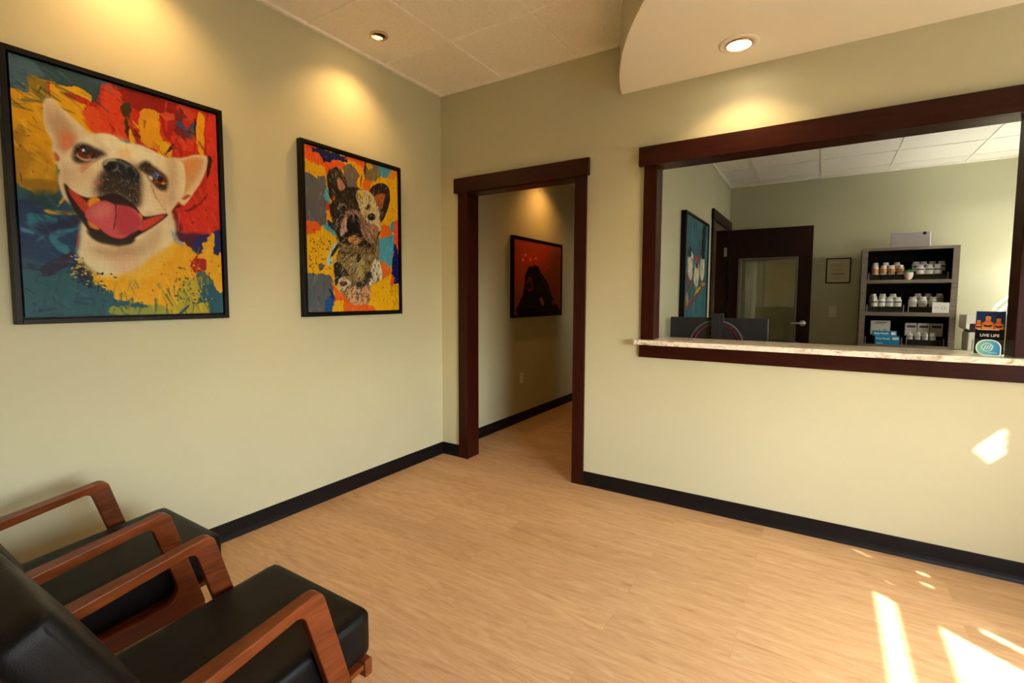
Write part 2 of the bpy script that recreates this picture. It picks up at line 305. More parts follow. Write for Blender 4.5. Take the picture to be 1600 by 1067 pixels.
PIC2 = [["p",[226,172,22],[-20,-20,1020,-20,1020,1020,-20,1020],0,0,1,0.12,0],
["p",[226,92,32],[-13,-3,141,-2,132,22,181,72,162,130,54,105,-14,101],9,0,1,0.12,1],
["p",[28,36,96],[50,16,137,-1,390,-1,417,45,333,40,233,82,173,68,132,38,82,31],10,0,1,0.12,1],
["p",[224,92,32],[181,83,243,64,370,45,373,90,223,120,195,163,153,131],10,0,1,0.12,1],
["p",[220,166,26],[-10,97,71,107,188,114,178,165,84,188,-5,188],10,0,1,0.12,1],
["p",[104,100,106],[-9,186,109,184,195,168,203,315,207,431,167,463,115,468,-8,455],8,0,1,0.12,1],
["p",[122,108,98],[383,60,503,57,536,110,523,188,421,196,386,133],9,0,1,0.12,1],
["p",[226,100,36],[395,4,635,-4,618,55,561,94,523,59,427,35],10,0,1,0.12,1],
["p",[224,160,28],[418,20,504,33,582,67,561,103,521,94,483,60,417,48],9,0,1,0.12,1],
["p",[36,32,74],[615,0,643,1,635,65,612,92,587,78],7,0,1,0.12,1],
["p",[128,110,82],[640,10,773,0,760,81,683,129,591,119,613,74],9,0,1,0.12,1],
["p",[196,160,50],[640,10,698,6,686,38,644,39],9,0,1,0.12,1],
["p",[82,150,180],[767,-2,940,-3,916,38,848,71,776,60],8,0,1,0.12,1],
["p",[216,140,32],[929,5,1005,-1,974,48,881,69],9,0,1,0.12,1],
["p",[220,112,24],[560,124,673,137,655,205,578,204],10,0,1,0.12,1],
["p",[230,170,24],[520,130,581,103,578,204,518,188],8,0,1,0.12,1],
["p",[60,40,40],[556,107,566,105,561,171,551,172],3,0,1,0.12,1],
["p",[92,160,186],[188,235,231,251,224,324,181,315],7,0,1,0.12,1],
["p",[200,62,32],[194,328,237,333,227,368,201,360],7,0,1,0.12,1],
["p",[226,150,26],[205,371,250,366,247,427,207,431],9,0,1,0.12,1],
["p",[226,100,34],[-4,452,108,449,140,493,56,504,-6,510],9,0,1,0.12,1],
["p",[226,100,34],[-4,466,132,469,97,513,-3,530],10,0,1,0.12,1],
["p",[96,160,190],[167,455,264,451,289,528,253,514,192,486],8,0,1,0.12,1],
["p",[40,60,80],[212,431,256,438,254,483,219,469],7,0,1,0.12,1],
["p",[96,100,112],[4,777,104,768,217,779,243,815,249,889,227,1006,-5,1005],8,0,1,0.12,1],
["p",[110,104,106],[107,702,158,699,148,744,122,745],10,0,1,0.12,1],
["p",[26,84,146],[154,929,185,918,231,901,222,1006,147,1005],8,0,1,0.12,1],
["p",[28,40,100],[214,855,237,855,239,912,216,923],6,0,1,0.12,1],
["p",[228,104,42],[216,810,323,877,435,948,628,955,701,1015,337,1008,245,1007,259,866],6,0,1,0.12,1],
["p",[226,172,26],[257,935,345,929,337,1008,222,1006],8,0,1,0.12,1],
["p",[86,160,190],[764,504,907,416,952,476,956,534,924,652,877,689,777,653,735,574],9,0,1,0.12,1],
["p",[90,160,190],[896,395,966,362,965,425,895,431],6,0,1,0.12,1],
["p",[228,88,42],[954,373,1020,367,1013,654,972,624,951,509],7,0,1,0.12,1],
["p",[226,110,32],[784,399,873,397,895,431,782,441],9,0,1,0.12,1],
["p",[226,110,32],[772,422,901,410,900,474,781,490],9,0,1,0.12,1],
["p",[222,112,34],[755,654,877,693,887,744,774,766],10,0,1,0.12,1],
["p",[22,32,108],[951,525,991,571,1017,740,997,806,903,795,918,652],6,0,1,0.12,1],
["p",[220,90,40],[899,743,945,768,932,820,896,827],9,0,1,0.12,1],
["l",[30,26,30],[902,827,908,846],1.6],
["l",[30,26,30],[956,807,947,898,959,918],1.6],
["l",[30,26,30],[985,819,977,892],1.6],
["l",[30,26,30],[917,931,940,951,928,977],1.6],
["l",[30,26,30],[965,918,987,964],1.6],
["s",[-20,-20,1020,-20,1020,1020,-20,1020],260,70,4,88,[[255,255,255],[0,0,0],[255,240,200],[60,40,20]],61,20,0.16],
["s",[-20,-20,1020,-20,1020,1020,-20,1020],90,22,1.4,88,[[40,26,20],[250,220,120],[60,60,90]],62,60,0.8],
["p",[46,38,34],[223,120,277,95,331,91,377,123,412,186,420,225,307,274,261,303,230,284,215,231,206,166],3,0,1,0.12,1],
["p",[204,138,110],[302,163,329,147,384,190,364,222,322,227],3,1,1,0.12,1],
["p",[46,36,33],[650,194,726,135,813,112,880,132,904,185,888,250,841,331,784,380,742,310,670,228],3,0,1,0.12,1],
["p",[190,104,58],[702,217,823,180,833,219,786,299,733,262],3,1,1,0.12,1],
["p",[146,122,84],[289,528,373,504,509,481,631,483,748,492,755,648,780,747,729,799,653,831,628,936,494,957,416,942,341,889,288,831,263,763,269,694,304,613],5,0,1,0.12,1],
["p",[176,196,204],[302,553,242,583,186,665,189,698,229,705,248,656,222,646,278,586],4,0,1,0.12,1],
["p",[34,40,52],[288,565,241,617,231,645,258,638,296,590],4,0,1,0.12,1],
["p",[40,36,36],[261,683,366,725,412,758,308,785,278,831,257,786],7,0,1,0.12,1],
["p",[216,208,194],[690,651,765,666,783,760,707,793,642,831,644,751],6,0,1,0.12,1],
["p",[206,196,170],[308,785,364,777,420,811,390,853,323,866,297,831],7,0,1,0.12,1],
["p",[110,50,34],[385,821,381,829,369,835,353,838,337,836,325,830,321,822,326,814,338,808,354,805,370,807,381,813],5,0,1,0.12,1],
["p",[212,160,124],[361,877,439,841,498,828,637,831,629,930,494,957,416,942],4,0,1,0.12,1],
["p",[60,56,60],[489,816,560,808,569,839,516,900,495,936,487,876],6,0,1,0.12,1],
["p",[190,196,204],[503,852,528,845,511,912,496,918],4,0,1,0.12,1],
["p",[176,160,110],[495,625,575,657,582,753,560,802,481,756,464,674],5,2,1,0.12,1],
["p",[150,140,140],[459,662,493,672,491,744,467,721],4,1,1,0.12,1],
["p",[50,44,40],[495,625,535,617,544,652,503,672],5,0,1,0.12,1],
["p",[50,46,44],[582,753,666,738,654,788,590,820],8,0,1,0.12,1],
["p",[48,40,36],[229,329,308,252,421,196,519,186,619,192,691,219,764,296,775,375,778,397,760,467,693,549,608,579,507,562,371,565,298,525,259,469,252,427,231,373],4,0,1,0.12,1],
["p",[212,192,154],[508,202,619,189,691,219,764,296,775,375,774,441,664,451,573,359,530,299,506,260],4,1,1,0.12,1],
["p",[226,190,70],[518,212,578,204,557,242,517,247],6,1,0.8,0.12,1],
["p",[150,112,96],[378,368,455,340,544,344,613,391,674,450,374,476],3,1,1,0.12,1],
["p",[164,126,108],[511,419,654,405,750,424,738,481,693,543,630,535,550,472],3,1,1,0.12,1],
["p",[206,168,160],[337,480,377,397,426,398,412,473],3,1,1,0.12,1],
["p",[206,168,160],[318,480,347,438,404,432,398,468,335,516],3,1,1,0.12,1],
["p",[24,20,24],[405,394,454,366,513,371,546,421,530,463,403,474],2,0,1,0.12,1],
["p",[24,20,24],[414,429,531,417,545,467,589,517,660,560,598,571,518,510,450,498,371,557,316,538,402,496],3,0,1,0.12,1],
["p",[208,146,92],[401,531,450,501,528,507,542,541,467,563],3,1,1,0.12,1],
["p",[72,72,90],[439,394,473,381,482,404,452,419],2,1,1,0.12,1],
["p",[200,186,160],[400,329,393,342,375,353,352,359,329,358,312,351,306,339,313,326,330,315,354,309,377,309,394,317],2,1,0.55,0.12,1],
["p",[22,18,18],[390,335,385,344,374,352,358,356,342,355,330,350,326,342,331,333,343,326,359,321,375,322,386,327],1,0,1,0.12,1],
["p",[150,120,80],[350,333,349,335,346,338,341,339,337,339,334,337,333,335,334,332,338,330,342,328,346,329,349,330],0,0,1,0.12,1],
["p",[40,24,20],[720,355,713,368,695,378,672,384,649,383,632,376,627,364,633,352,650,341,673,335,697,336,714,343],2,0,1,0.12,1],
["p",[14,10,10],[702,358,698,366,688,373,674,376,661,376,651,371,647,363,651,355,661,348,675,345,689,345,699,350],0,0,1,0.12,1],
["p",[200,190,180],[670,352,669,355,666,357,662,358,659,357,656,356,655,354,656,352,659,350,662,349,666,349,669,350],0,0,1,0.12,1],
["p",[36,30,40],[606,308,658,271,647,309,615,325],4,0,1,0.12,1],
["p",[214,80,50],[720,439,718,445,710,449,701,452,691,451,684,448,682,442,685,437,692,432,701,430,711,430,718,434],3,0,1,0.12,1],
["p",[206,80,50],[261,280,289,271,279,295,261,297],4,0,1,0.12,1],
["l",[206,176,160],[378,363,455,334,544,339,604,374],2],
["l",[206,176,160],[281,484,293,423,331,385,377,374],2],
["l",[206,176,160],[304,348,324,312,380,305],2],
["l",[50,36,34],[531,432,600,486,651,530],1.8],
["l",[50,36,34],[571,422,663,475,694,515],1.8],
["l",[50,36,34],[613,412,717,458],1.8],
["l",[50,36,34],[695,478,715,501,693,527],1.8],
["s",[297,556,507,565,736,537,691,614,313,629],120,40,1.6,[690,480],[[26,22,22],[40,34,30],[60,50,42],[26,22,22],[40,34,30],[60,50,42],[190,150,90]],21,25],
["s",[229,329,308,252,421,196,519,186,619,192,691,219,764,296,775,375,778,397,760,467,693,549,608,579,507,562,371,565,298,525,259,469,252,427,231,373],150,30,1.5,[640,930],[[26,22,22],[40,34,30],[60,50,42],[26,22,22],[40,34,30],[60,50,42],[170,140,110]],22,30],
["s",[229,329,308,252,421,196,519,186,535,304,377,380,256,426],150,34,1.4,[600,950],[[26,22,22],[40,34,30],[60,50,42],[150,120,90],[110,90,70]],11,30],
["s",[508,202,619,189,691,219,764,296,775,375,646,351,555,302],110,34,1.4,[640,950],[[226,208,176],[206,186,150],[190,160,110],[230,190,80],[60,50,46]],12,30],
["s",[223,120,331,91,412,186,307,269,230,284],70,50,1.4,70,[[26,22,22],[40,34,30],[60,50,42],[210,186,150]],13,25],
["s",[671,191,813,113,901,185,841,331,763,357],80,44,1.4,110,[[26,22,22],[40,34,30],[60,50,42],[26,22,22],[40,34,30],[60,50,42],[216,196,160],[150,90,60]],14,30],
["s",[289,528,373,504,509,481,631,483,748,492,755,648,780,747,729,799,653,831,628,936,494,957,416,942,341,889,288,831,263,763,269,694,304,613],420,46,1.5,[690,480],[[26,22,22],[40,34,30],[60,50,42],[226,208,176],[206,186,150],[190,160,110],[170,130,60],[120,100,70]],15,25],
["s",[361,877,498,834,637,831,629,930,494,957],70,60,1.4,[700,900],[[240,200,170],[120,70,50],[226,170,130]],16,20],
["s",[511,422,750,412,738,481,693,543,589,523],60,44,1.2,55,[[226,190,170],[90,60,54],[206,160,140]],17,20],
["s",[256,426,377,374,412,469,263,486],60,40,1.2,110,[[200,180,170],[30,26,26],[150,130,120]],18,25],
["d",[21,549,253,531,263,763,13,766],60,8,[[60,44,20],[40,36,40]],19],
["d",[0,0,1000,0,1000,1000,0,1000],90,6,[[40,30,30],[200,80,30]],20],
["s",[229,329,308,252,421,196,519,186,619,192,691,219,764,296,775,375,778,397,760,467,693,549,608,579,507,562,371,565,298,525,259,469,252,427,231,373],90,26,2.0,[640,930],[[26,22,22],[40,34,30],[60,50,42]],71,30],
["s",[289,528,373,504,509,481,631,483,748,492,755,648,780,747,729,799,653,831,628,936,494,957,416,942,341,889,288,831,263,763,269,694,304,613],150,40,2.0,[690,480],[[26,22,22],[40,34,30],[60,50,42],[30,34,44]],72,30],
["s",[377,374,455,340,544,344,613,391,674,450,510,464,415,376],50,40,1.2,60,[[230,196,176],[30,22,22],[110,76,66]],73,30]]
PIC3 = [["p",[150,84,58],[-20,-20,1020,-20,1020,1020,-20,1020],0,0,1,0.12,0],
["p",[176,72,50],[-20,-20,640,-20,700,200,600,420,300,520,-20,480],12,12,0.8,0.12,1],
["p",[124,70,56],[600,300,1020,200,1020,1020,500,1020],12,16,0.7,0.12,1],
["l",[214,36,26],[18,131,35,269],5,0.9],
["l",[214,36,26],[601,39,663,96,603,180,485,254],5,0.9],
["l",[214,36,26],[20,481,104,530,148,570,165,557],5,0.9],
["l",[214,36,26],[189,184,278,260,446,245],5,0.9],
["l",[214,36,26],[334,279,371,326],5,0.9],
["l",[214,36,26],[486,380,526,428],5,0.9],
["l",[214,36,26],[728,312,565,401],5,0.9],
["s",[136,165,464,130,466,306,137,332],60,30,1.8,70,[[220,50,30],[226,110,40],[206,40,30]],31,50],
["p",[240,176,60],[224,192,222,201,217,207,210,210,203,209,198,203,196,195,198,186,203,180,210,177,217,178,222,184],3,0,1,0.12,1],
["p",[240,176,60],[177,269,175,277,170,284,163,287,156,285,151,279,149,271,151,263,156,256,163,253,170,255,175,260],3,0,1,0.12,1],
["p",[240,176,60],[433,224,431,233,425,239,417,242,410,241,404,235,402,226,404,217,410,211,417,208,425,209,430,215],3,0,1,0.12,1],
["p",[240,176,60],[320,250,318,259,313,265,306,268,299,267,293,261,291,252,293,244,298,237,306,234,313,236,318,241],3,0,1,0.12,1],
["p",[22,16,18],[192,617,209,495,279,369,390,324,486,342,536,415,648,525,732,641,787,760,800,880,932,896,912,1032,90,1013,115,810,175,714],5,1,1,0.12,1],
["s",[54,739,908,786,957,1034,22,1011],120,40,2,90,[[26,18,20],[60,36,30],[30,22,24]],32,40],
["l",[214,70,40],[245,578,280,498,326,514,346,587,359,649,300,678,236,640],3],
["s",[351,587,345,625,326,652,300,663,274,653,256,627,249,591,255,554,273,526,299,515,325,524,344,550],26,24,1.5,60,[[150,120,120],[90,70,80],[40,30,36]],33,60],
["p",[150,96,74],[501,799,539,754,611,825,601,884,551,864],3,1,1,0.12,1],
["l",[140,84,66],[486,380,546,478,618,566],2.4,0.8],
["l",[140,84,66],[607,566,670,629,733,707],2.4,0.8],
["l",[140,84,66],[670,655,702,760],2.4,0.8],
["d",[88,655,905,637,956,979,56,952],90,10,[[30,22,24],[70,40,34]],34]]
PIC4 = [["p",[54,104,116],[-20,-20,1020,-20,1020,1020,-20,1020],0,0,1,0.12,0],
["s",[0,0,1000,0,1000,1000,0,1000],260,160,4,90,[[70,124,134],[40,84,98],[96,150,156],[34,66,80]],41,14],
["p",[18,28,34],[734,28,879,3,839,225,681,267],6,2,1,0.12,1],
["p",[214,204,176],[103,311,234,283,312,349,289,450,209,472,104,417],3,1,1,0.12,1],
["s",[103,311,234,283,312,349,289,450,209,472,104,417],40,60,2.2,85,[[236,228,204],[170,150,120],[110,90,70]],42,20],
["p",[30,24,26],[117,233,224,220,262,282,183,306,117,300],3,0,1,0.12,1],
["p",[214,204,176],[407,364,535,338,621,397,563,494,477,527,366,468],3,1,1,0.12,1],
["s",[407,364,535,338,621,397,563,494,477,527,366,468],40,60,2.2,85,[[236,228,204],[170,150,120],[110,90,70]],42,20],
["p",[30,24,26],[421,303,516,297,541,369,456,372],3,0,1,0.12,1],
["p",[200,40,36],[417,282,512,275,521,328,426,333],3,0,1,0.12,1],
["p",[214,204,176],[665,289,818,259,862,344,824,433,718,469,646,396],3,1,1,0.12,1],
["s",[665,289,818,259,862,344,824,433,718,469,646,396],40,60,2.2,85,[[236,228,204],[170,150,120],[110,90,70]],42,20],
["p",[30,24,26],[656,237,807,200,836,280,717,286],3,0,1,0.12,1],
["p",[220,226,226],[231,264,318,278,323,308,265,301],3,0,1,0.12,1],
["p",[126,70,34],[-25,384,42,419,182,472,359,529,304,540,78,485,-29,421],3,0,1,0.12,1],
["p",[120,80,50],[-41,677,183,650,454,569,887,476,933,497,520,599,239,660,-19,696],5,0,1,0.12,1],
["p",[226,190,30],[397,579,642,514,684,534,457,584],4,0,1,0.12,1],
["p",[216,120,60],[689,491,887,476,920,503,759,511],4,0,1,0.12,1],
["p",[220,170,40],[83,591,118,576,151,650,104,659],4,0,1,0.12,1],
["p",[180,50,70],[154,640,242,610,246,635,184,655],4,0,1,0.12,1],
["p",[200,80,50],[-44,658,24,644,54,668,-21,677],4,0,1,0.12,1]]

# ---------------------------------------------------------------- helpers
def lin(r, g, b):
    f = lambda c: c / 12.92 if c <= .04045 else ((c + .055) / 1.055) ** 2.4
    return (f(r / 255), f(g / 255), f(b / 255), 1)


def link(name, me, mat, parent=None, smooth=False):
    o = bpy.data.objects.new(name, me)
    COL.objects.link(o)
    mats = mat if isinstance(mat, (list, tuple)) else [mat]
    for m in mats: me.materials.append(m)
    if parent: o.parent = parent
    if smooth:
        me.polygons.foreach_set('use_smooth', [True] * len(me.polygons))
    return o


def obj(name, bm, mat, parent=None, smooth=False, bevel=0, seg=2, loc=None):
    bmesh.ops.recalc_face_normals(bm, faces=bm.faces[:])
    me = bpy.data.meshes.new(name)
    bm.to_mesh(me); bm.free()
    o = link(name, me, mat, parent, smooth)
    if bevel:
        m = o.modifiers.new('bevel', 'BEVEL'); m.width = bevel; m.segments = seg; m.limit_method = 'ANGLE'
    if loc: o.location = loc
    return o


def BM(): return bmesh.new()


def box(bm, x0, x1, y0, y1, z0, z1, mi=0):
    v = [bm.verts.new((x, y, z)) for x in (x0, x1) for y in (y0, y1) for z in (z0, z1)]
    for a in ((0, 1, 3, 2), (4, 6, 7, 5), (0, 4, 5, 1), (2, 3, 7, 6), (0, 2, 6, 4), (1, 5, 7, 3)):
        f = bm.faces.new([v[i] for i in a]); f.material_index = mi
    return bm


def prism(bm, pts, axis, a, b, mi=0):
    """extrude a 2-D outline along an axis (0,1,2) from a to b"""
    def P(p, t):
        q = list(p); q.insert(axis, t); return q
    A = [bm.verts.new(P(p, a)) for p in pts]; B = [bm.verts.new(P(p, b)) for p in pts]
    n = len(pts)
    for f in (A, B[::-1]): bm.faces.new(f).material_index = mi
    for i in range(n):
        bm.faces.new((A[i], B[i], B[(i + 1) % n], A[(i + 1) % n])).material_index = mi
    return bm


def lathe(bm, prof, n=24, cx=0, cy=0, cz=0, mi=0, M=None):
    """prof: (radius, z) list, from bottom to top"""
    rings = []
    for r, z in prof:
        ring = []
        for k in range(n if r > 1e-6 else 1):
            a = 2 * math.pi * k / n
            p = Vector((r * math.cos(a), r * math.sin(a), z))
            if M is not None: p = M @ p
            ring.append(bm.verts.new(p + Vector((cx, cy, cz))))
        rings.append(ring)
    for A, B in zip(rings, rings[1:]):
        for k in range(n):
            q = [A[k % len(A)], A[(k + 1) % len(A)], B[(k + 1) % len(B)], B[k % len(B)]]
            q = [v for i, v in enumerate(q) if v not in q[:i]]
            if len(q) > 2:
                try: bm.faces.new(q).material_index = mi
                except ValueError: pass
    for R in (rings[0], rings[-1]):
        if len(R) > 2:
            try: bm.faces.new(R).material_index = mi
            except ValueError: pass
    return bm


def tube(bm, pts, r, n=8, closed=False, mi=0):
    P = [Vector(p) for p in pts]; m = len(P); rings = []
    up = Vector((0, 0, 1)); prev = None
    for i in range(m):
        a = P[i - 1] if (i or closed) else P[i]; b = P[(i + 1) % m] if (i < m - 1 or closed) else P[i]
        t = (b - a).normalized()
        if prev is None:
            s = t.cross(up)
            if s.length < .1: s = t.cross(Vector((1, 0, 0)))
        else: s = prev - t * prev.dot(t)
        s.normalize(); prev = s; u = t.cross(s)
        rr = r[i] if isinstance(r, (list, tuple)) else r
        rings.append([bm.verts.new(P[i] + (s * math.cos(2 * math.pi * k / n) + u * math.sin(2 * math.pi * k / n)) * rr) for k in range(n)])
    for i in range(m if closed else m - 1):
        A, B = rings[i], rings[(i + 1) % m]
        for k in range(n): bm.faces.new((A[k], A[(k + 1) % n], B[(k + 1) % n], B[k])).material_index = mi
    if not closed:
        bm.faces.new(rings[0]); bm.faces.new(rings[-1])
    return bm


def rpoly(pts, rad, seg=6):
    """rounded polygon; rad per corner; same number of points for every corner"""
    out = []; n = len(pts)
    for i in range(n):
        p = Vector(pts[i]); a = (Vector(pts[i - 1]) - p); b = (Vector(pts[(i + 1) % n]) - p)
        r = rad[i] if isinstance(rad, (list, tuple)) else rad
        la, lb = a.length, b.length; a.normalize(); b.normalize()
        h = a.angle(b) / 2; d = min(r / math.tan(h), la * .49, lb * .49); r = d * math.tan(h)
        c = p + (a + b).normalized() * (r / math.sin(h))
        s = (p + a * d) - c; e = (p + b * d) - c
        a0 = math.atan2(s.y, s.x); a1 = math.atan2(e.y, e.x)
        while a1 - a0 > math.pi: a1 -= 2 * math.pi
        while a1 - a0 < -math.pi: a1 += 2 * math.pi
        for k in range(seg + 1):
            t = a0 + (a1 - a0) * k / seg
            out.append((c.x + r * math.cos(t), c.y + r * math.sin(t)))
    return out


def empty(name, loc=(0, 0, 0), rz=0):
    o = bpy.data.objects.new(name, None); COL.objects.link(o)
    o.empty_display_size = .1
    o.location = loc; o.rotation_euler = (0, 0, rz)
    return o


def tag(o, label, cat, group=None):
    o['label'] = label; o['category'] = cat
    if group: o['group'] = group
    return o


def thing(name, label, cat, loc=(0, 0, 0), rz=0, group=None):
    return tag(empty(name, loc, rz), label, cat, group)


def struct(o):
    o['kind'] = 'structure'; return o


def dup(root, loc, rz=None, label=None, group=None):
    r = root.copy(); COL.objects.link(r); r.location = loc
    if rz is not None: r.rotation_euler = (0, 0, rz)
    if label: r['label'] = label
    if group: r['group'] = group
    for ch in list(root.children):
        c = ch.copy(); COL.objects.link(c); c.parent = r
        for g in list(ch.children):
            d = g.copy(); COL.objects.link(d); d.parent = c
    return r


# ---------------------------------------------------------------- materials
class N:
    def __init__(s, name):
        s.m = bpy.data.materials.new(name); s.m.use_nodes = True
        s.t = s.m.node_tree; s.b = s.t.nodes['Principled BSDF']

    def n(s, kind, **kw):
        x = s.t.nodes.new(kind)
        for k, v in kw.items():
            if k in x.inputs: x.inputs[k].default_value = v
            else: setattr(x, k, v)
        return x

    def l(s, a, b): s.t.links.new(a, b)

    def coord(s, scale=(1, 1, 1), kind='Object', rot=(0, 0, 0)):
        c = s.n('ShaderNodeTexCoord'); mp = s.n('ShaderNodeMapping')
        mp.inputs['Scale'].default_value = scale; mp.inputs['Rotation'].default_value = rot
        s.l(c.outputs[kind], mp.inputs['Vector']); return mp.outputs['Vector']

    def noise(s, vec, scale=5, detail=4, rough=.5, dist=0):
        x = s.n('ShaderNodeTexNoise'); x.inputs['Scale'].default_value = scale; x.inputs['Detail'].default_value = detail
        x.inputs['Roughness'].default_value = rough; x.inputs['Distortion'].default_value = dist
        s.l(vec, x.inputs['Vector']); return x

    def ramp(s, fac, stops, interp='LINEAR'):
        r = s.n('ShaderNodeValToRGB'); r.color_ramp.interpolation = interp; e = r.color_ramp.elements
        while len(e) < len(stops): e.new(.5)
        for x, (p, c) in zip(e, stops): x.position = p; x.color = c
        s.l(fac, r.inputs['Fac']); return r.outputs['Color']

    def mix(s, fac, a, b, mode='MIX'):
        x = s.n('ShaderNodeMix', data_type='RGBA', blend_type=mode)
        for v, i in ((fac, 0), (a, 6), (b, 7)):
            if hasattr(v, 'is_output'): s.l(v, x.inputs[i])
            else: x.inputs[i].default_value = v
        return x.outputs[2]

    def bump(s, h, strength=.2, dist=.01):
        b = s.n('ShaderNodeBump'); b.inputs['Strength'].default_value = strength; b.inputs['Distance'].default_value = dist
        s.l(h, b.inputs['Height']); s.l(b.outputs['Normal'], s.b.inputs['Normal'])

    def set(s, **kw):
        for k, v in kw.items():
            i = s.b.inputs[k.replace('_', ' ')]
            if hasattr(v, 'is_output'): s.l(v, i)
            else: i.default_value = v
        return s


def plain(name, col, rough=.5, metal=0, var=.06, scale=30, bump=0, **kw):
    """a painted / moulded surface with a faint mottling of its own"""
    a = N(name); v = a.coord()
    nz = a.noise(v, scale, 3)
    d = tuple(c * (1 - var) for c in col[:3]) + (1,); u = tuple(min(1, c * (1 + var)) for c in col[:3]) + (1,)
    a.set(Base_Color=a.ramp(nz.outputs['Fac'], [(.3, d), (.7, u)]), Roughness=rough, Metallic=metal, **kw)
    if bump: a.bump(nz.outputs['Fac'], bump, .002)
    return a.m


def m_wall(name, col):
    a = N(name); v = a.coord()
    big = a.noise(v, 1.3, 2); fine = a.noise(v, 260, 2)
    d = tuple(c * .97 for c in col[:3]) + (1,); u = tuple(min(1, c * 1.03) for c in col[:3]) + (1,)
    a.set(Base_Color=a.ramp(big.outputs['Fac'], [(.3, d), (.7, u)]), Roughness=.5)
    a.b.inputs['Specular IOR Level'].default_value = .35
    a.bump(fine.outputs['Fac'], .06, .002)
    return a.m


def m_floor():
    a = N('oak_vinyl_planks')
    v = a.coord()
    br = a.n('ShaderNodeTexBrick'); a.l(v, br.inputs['Vector'])
    br.offset = .37; br.offset_frequency = 2
    for k, val in {'Scale': 1.0, 'Brick Width': 1.22, 'Row Height': .178, 'Mortar Size': .0012, 'Mortar Smooth': .1, 'Bias': 0}.items(): br.inputs[k].default_value = val
    br.inputs['Color1'].default_value = (0, 0, 0, 1); br.inputs['Color2'].default_value = (1, 1, 1, 1); br.inputs['Mortar'].default_value = (.5, .5, .5, 1)
    tone = a.n('ShaderNodeSeparateColor'); a.l(br.outputs['Color'], tone.inputs[0])
    # shift the grain from plank to plank
    cmb = a.n('ShaderNodeCombineXYZ'); sc = a.n('ShaderNodeMath', operation='MULTIPLY'); sc.inputs[1].default_value = 37
    a.l(tone.outputs[0], sc.inputs[0]); a.l(sc.outputs[0], cmb.inputs['X']); a.l(sc.outputs[0], cmb.inputs['Y'])
    add = a.n('ShaderNodeVectorMath', operation='ADD'); a.l(v, add.inputs[0]); a.l(cmb.outputs[0], add.inputs[1])
    st = a.n('ShaderNodeMapping'); st.inputs['Scale'].default_value = (1.3, 11, 1); a.l(add.outputs[0], st.inputs['Vector'])
    g1 = a.noise(st.outputs[0], 2.2, 8, .68, 1.8)
    st2 = a.n('ShaderNodeMapping'); st2.inputs['Scale'].default_value = (7, 150, 1); a.l(add.outputs[0], st2.inputs['Vector'])
    g2 = a.noise(st2.outputs[0], 2, 3, .6)
    c = a.ramp(g1.outputs['Fac'], [(.27, lin(140, 100, 62)), (.40, lin(180, 141, 99)), (.55, lin(196, 159, 116)), (.76, lin(212, 181, 142))])
    c = a.mix(.26, c, a.ramp(g2.outputs['Fac'], [(.3, lin(152, 114, 78)), (.7, lin(214, 182, 146))]))
    pl = a.ramp(tone.outputs[0], [(0, (.90, .89, .875, 1)), (1, (1.04, 1.04, 1.04, 1))])
    c = a.mix(1, c, pl, 'MULTIPLY')
    mf = a.n('ShaderNodeMath', operation='MULTIPLY'); mf.inputs[1].default_value = .22; a.l(br.outputs['Fac'], mf.inputs[0])
    c = a.mix(mf.outputs[0], c, lin(130, 92, 58))
    a.set(Base_Color=c, Roughness=.48); a.b.inputs['Specular IOR Level'].default_value = .35
    a.bump(g2.outputs['Fac'], .06, .002)
    return a.m


def m_wood(name, dark, mid, light, rough=.3, axis=2, scale=1.0, coat=.0, spec=.4):
    a = N(name); s = [14 * scale] * 3; s[axis] = 1.2 * scale
    v = a.coord(tuple(s)); g = a.noise(v, 2.2, 6, .65, .8)
    s2 = [90 * scale] * 3; s2[axis] = 4 * scale
    f = a.noise(a.coord(tuple(s2)), 2, 2)
    c = a.ramp(g.outputs['Fac'], [(.28, dark), (.5, mid), (.75, light)])
    c = a.mix(.25, c, a.ramp(f.outputs['Fac'], [(.35, dark), (.65, light)]))
    a.set(Base_Color=c, Roughness=rough); a.b.inputs['Specular IOR Level'].default_value = spec; a.b.inputs['Coat Weight'].default_value = coat; a.b.inputs['Coat Roughness'].default_value = .25
    a.bump(f.outputs['Fac'], .05, .001)
    return a.m


def m_granite():
    a = N('river_granite'); v = a.coord((1.0, 2.0, 2.0), rot=(0, 0, .5))
    w = a.noise(v, 9, 8, .65, 2.2); s = a.noise(a.coord(), 70, 4, .6); k = a.noise(a.coord((1, 3, 1), rot=(0, 0, -.35)), 16, 6, .7, 1.5)
    c = a.ramp(w.outputs['Fac'], [(.3, lin(150, 124, 104)), (.41, lin(206, 192, 172)), (.52, lin(236, 230, 218)), (.72, lin(200, 190, 176))])
    c = a.mix(a.ramp(k.outputs['Fac'], [(.60, (0, 0, 0, 1)), (.68, (.8, .8, .8, 1))]), c, lin(120, 92, 74))
    c = a.mix(a.ramp(s.outputs['Fac'], [(.58, (0, 0, 0, 1)), (.66, (.6, .6, .6, 1))]), c, lin(246, 240, 230))
    a.set(Base_Color=c, Roughness=.12); return a.m


def m_tile():
    a = N('acoustic_tile'); v = a.coord()
    f = a.noise(v, 120, 3, .7); h = a.n('ShaderNodeTexVoronoi'); h.inputs['Scale'].default_value = 70; a.l(v, h.inputs['Vector'])
    c = a.ramp(f.outputs['Fac'], [(.3, lin(230, 223, 208)), (.6, lin(246, 240, 227))])
    c = a.mix(a.ramp(h.outputs['Distance'], [(.06, (.5, .5, .5, 1)), (.16, (0, 0, 0, 1))]), c, lin(186, 170, 146))
    a.set(Base_Color=c, Roughness=.9); a.bump(f.outputs['Fac'], .35, .004); return a.m


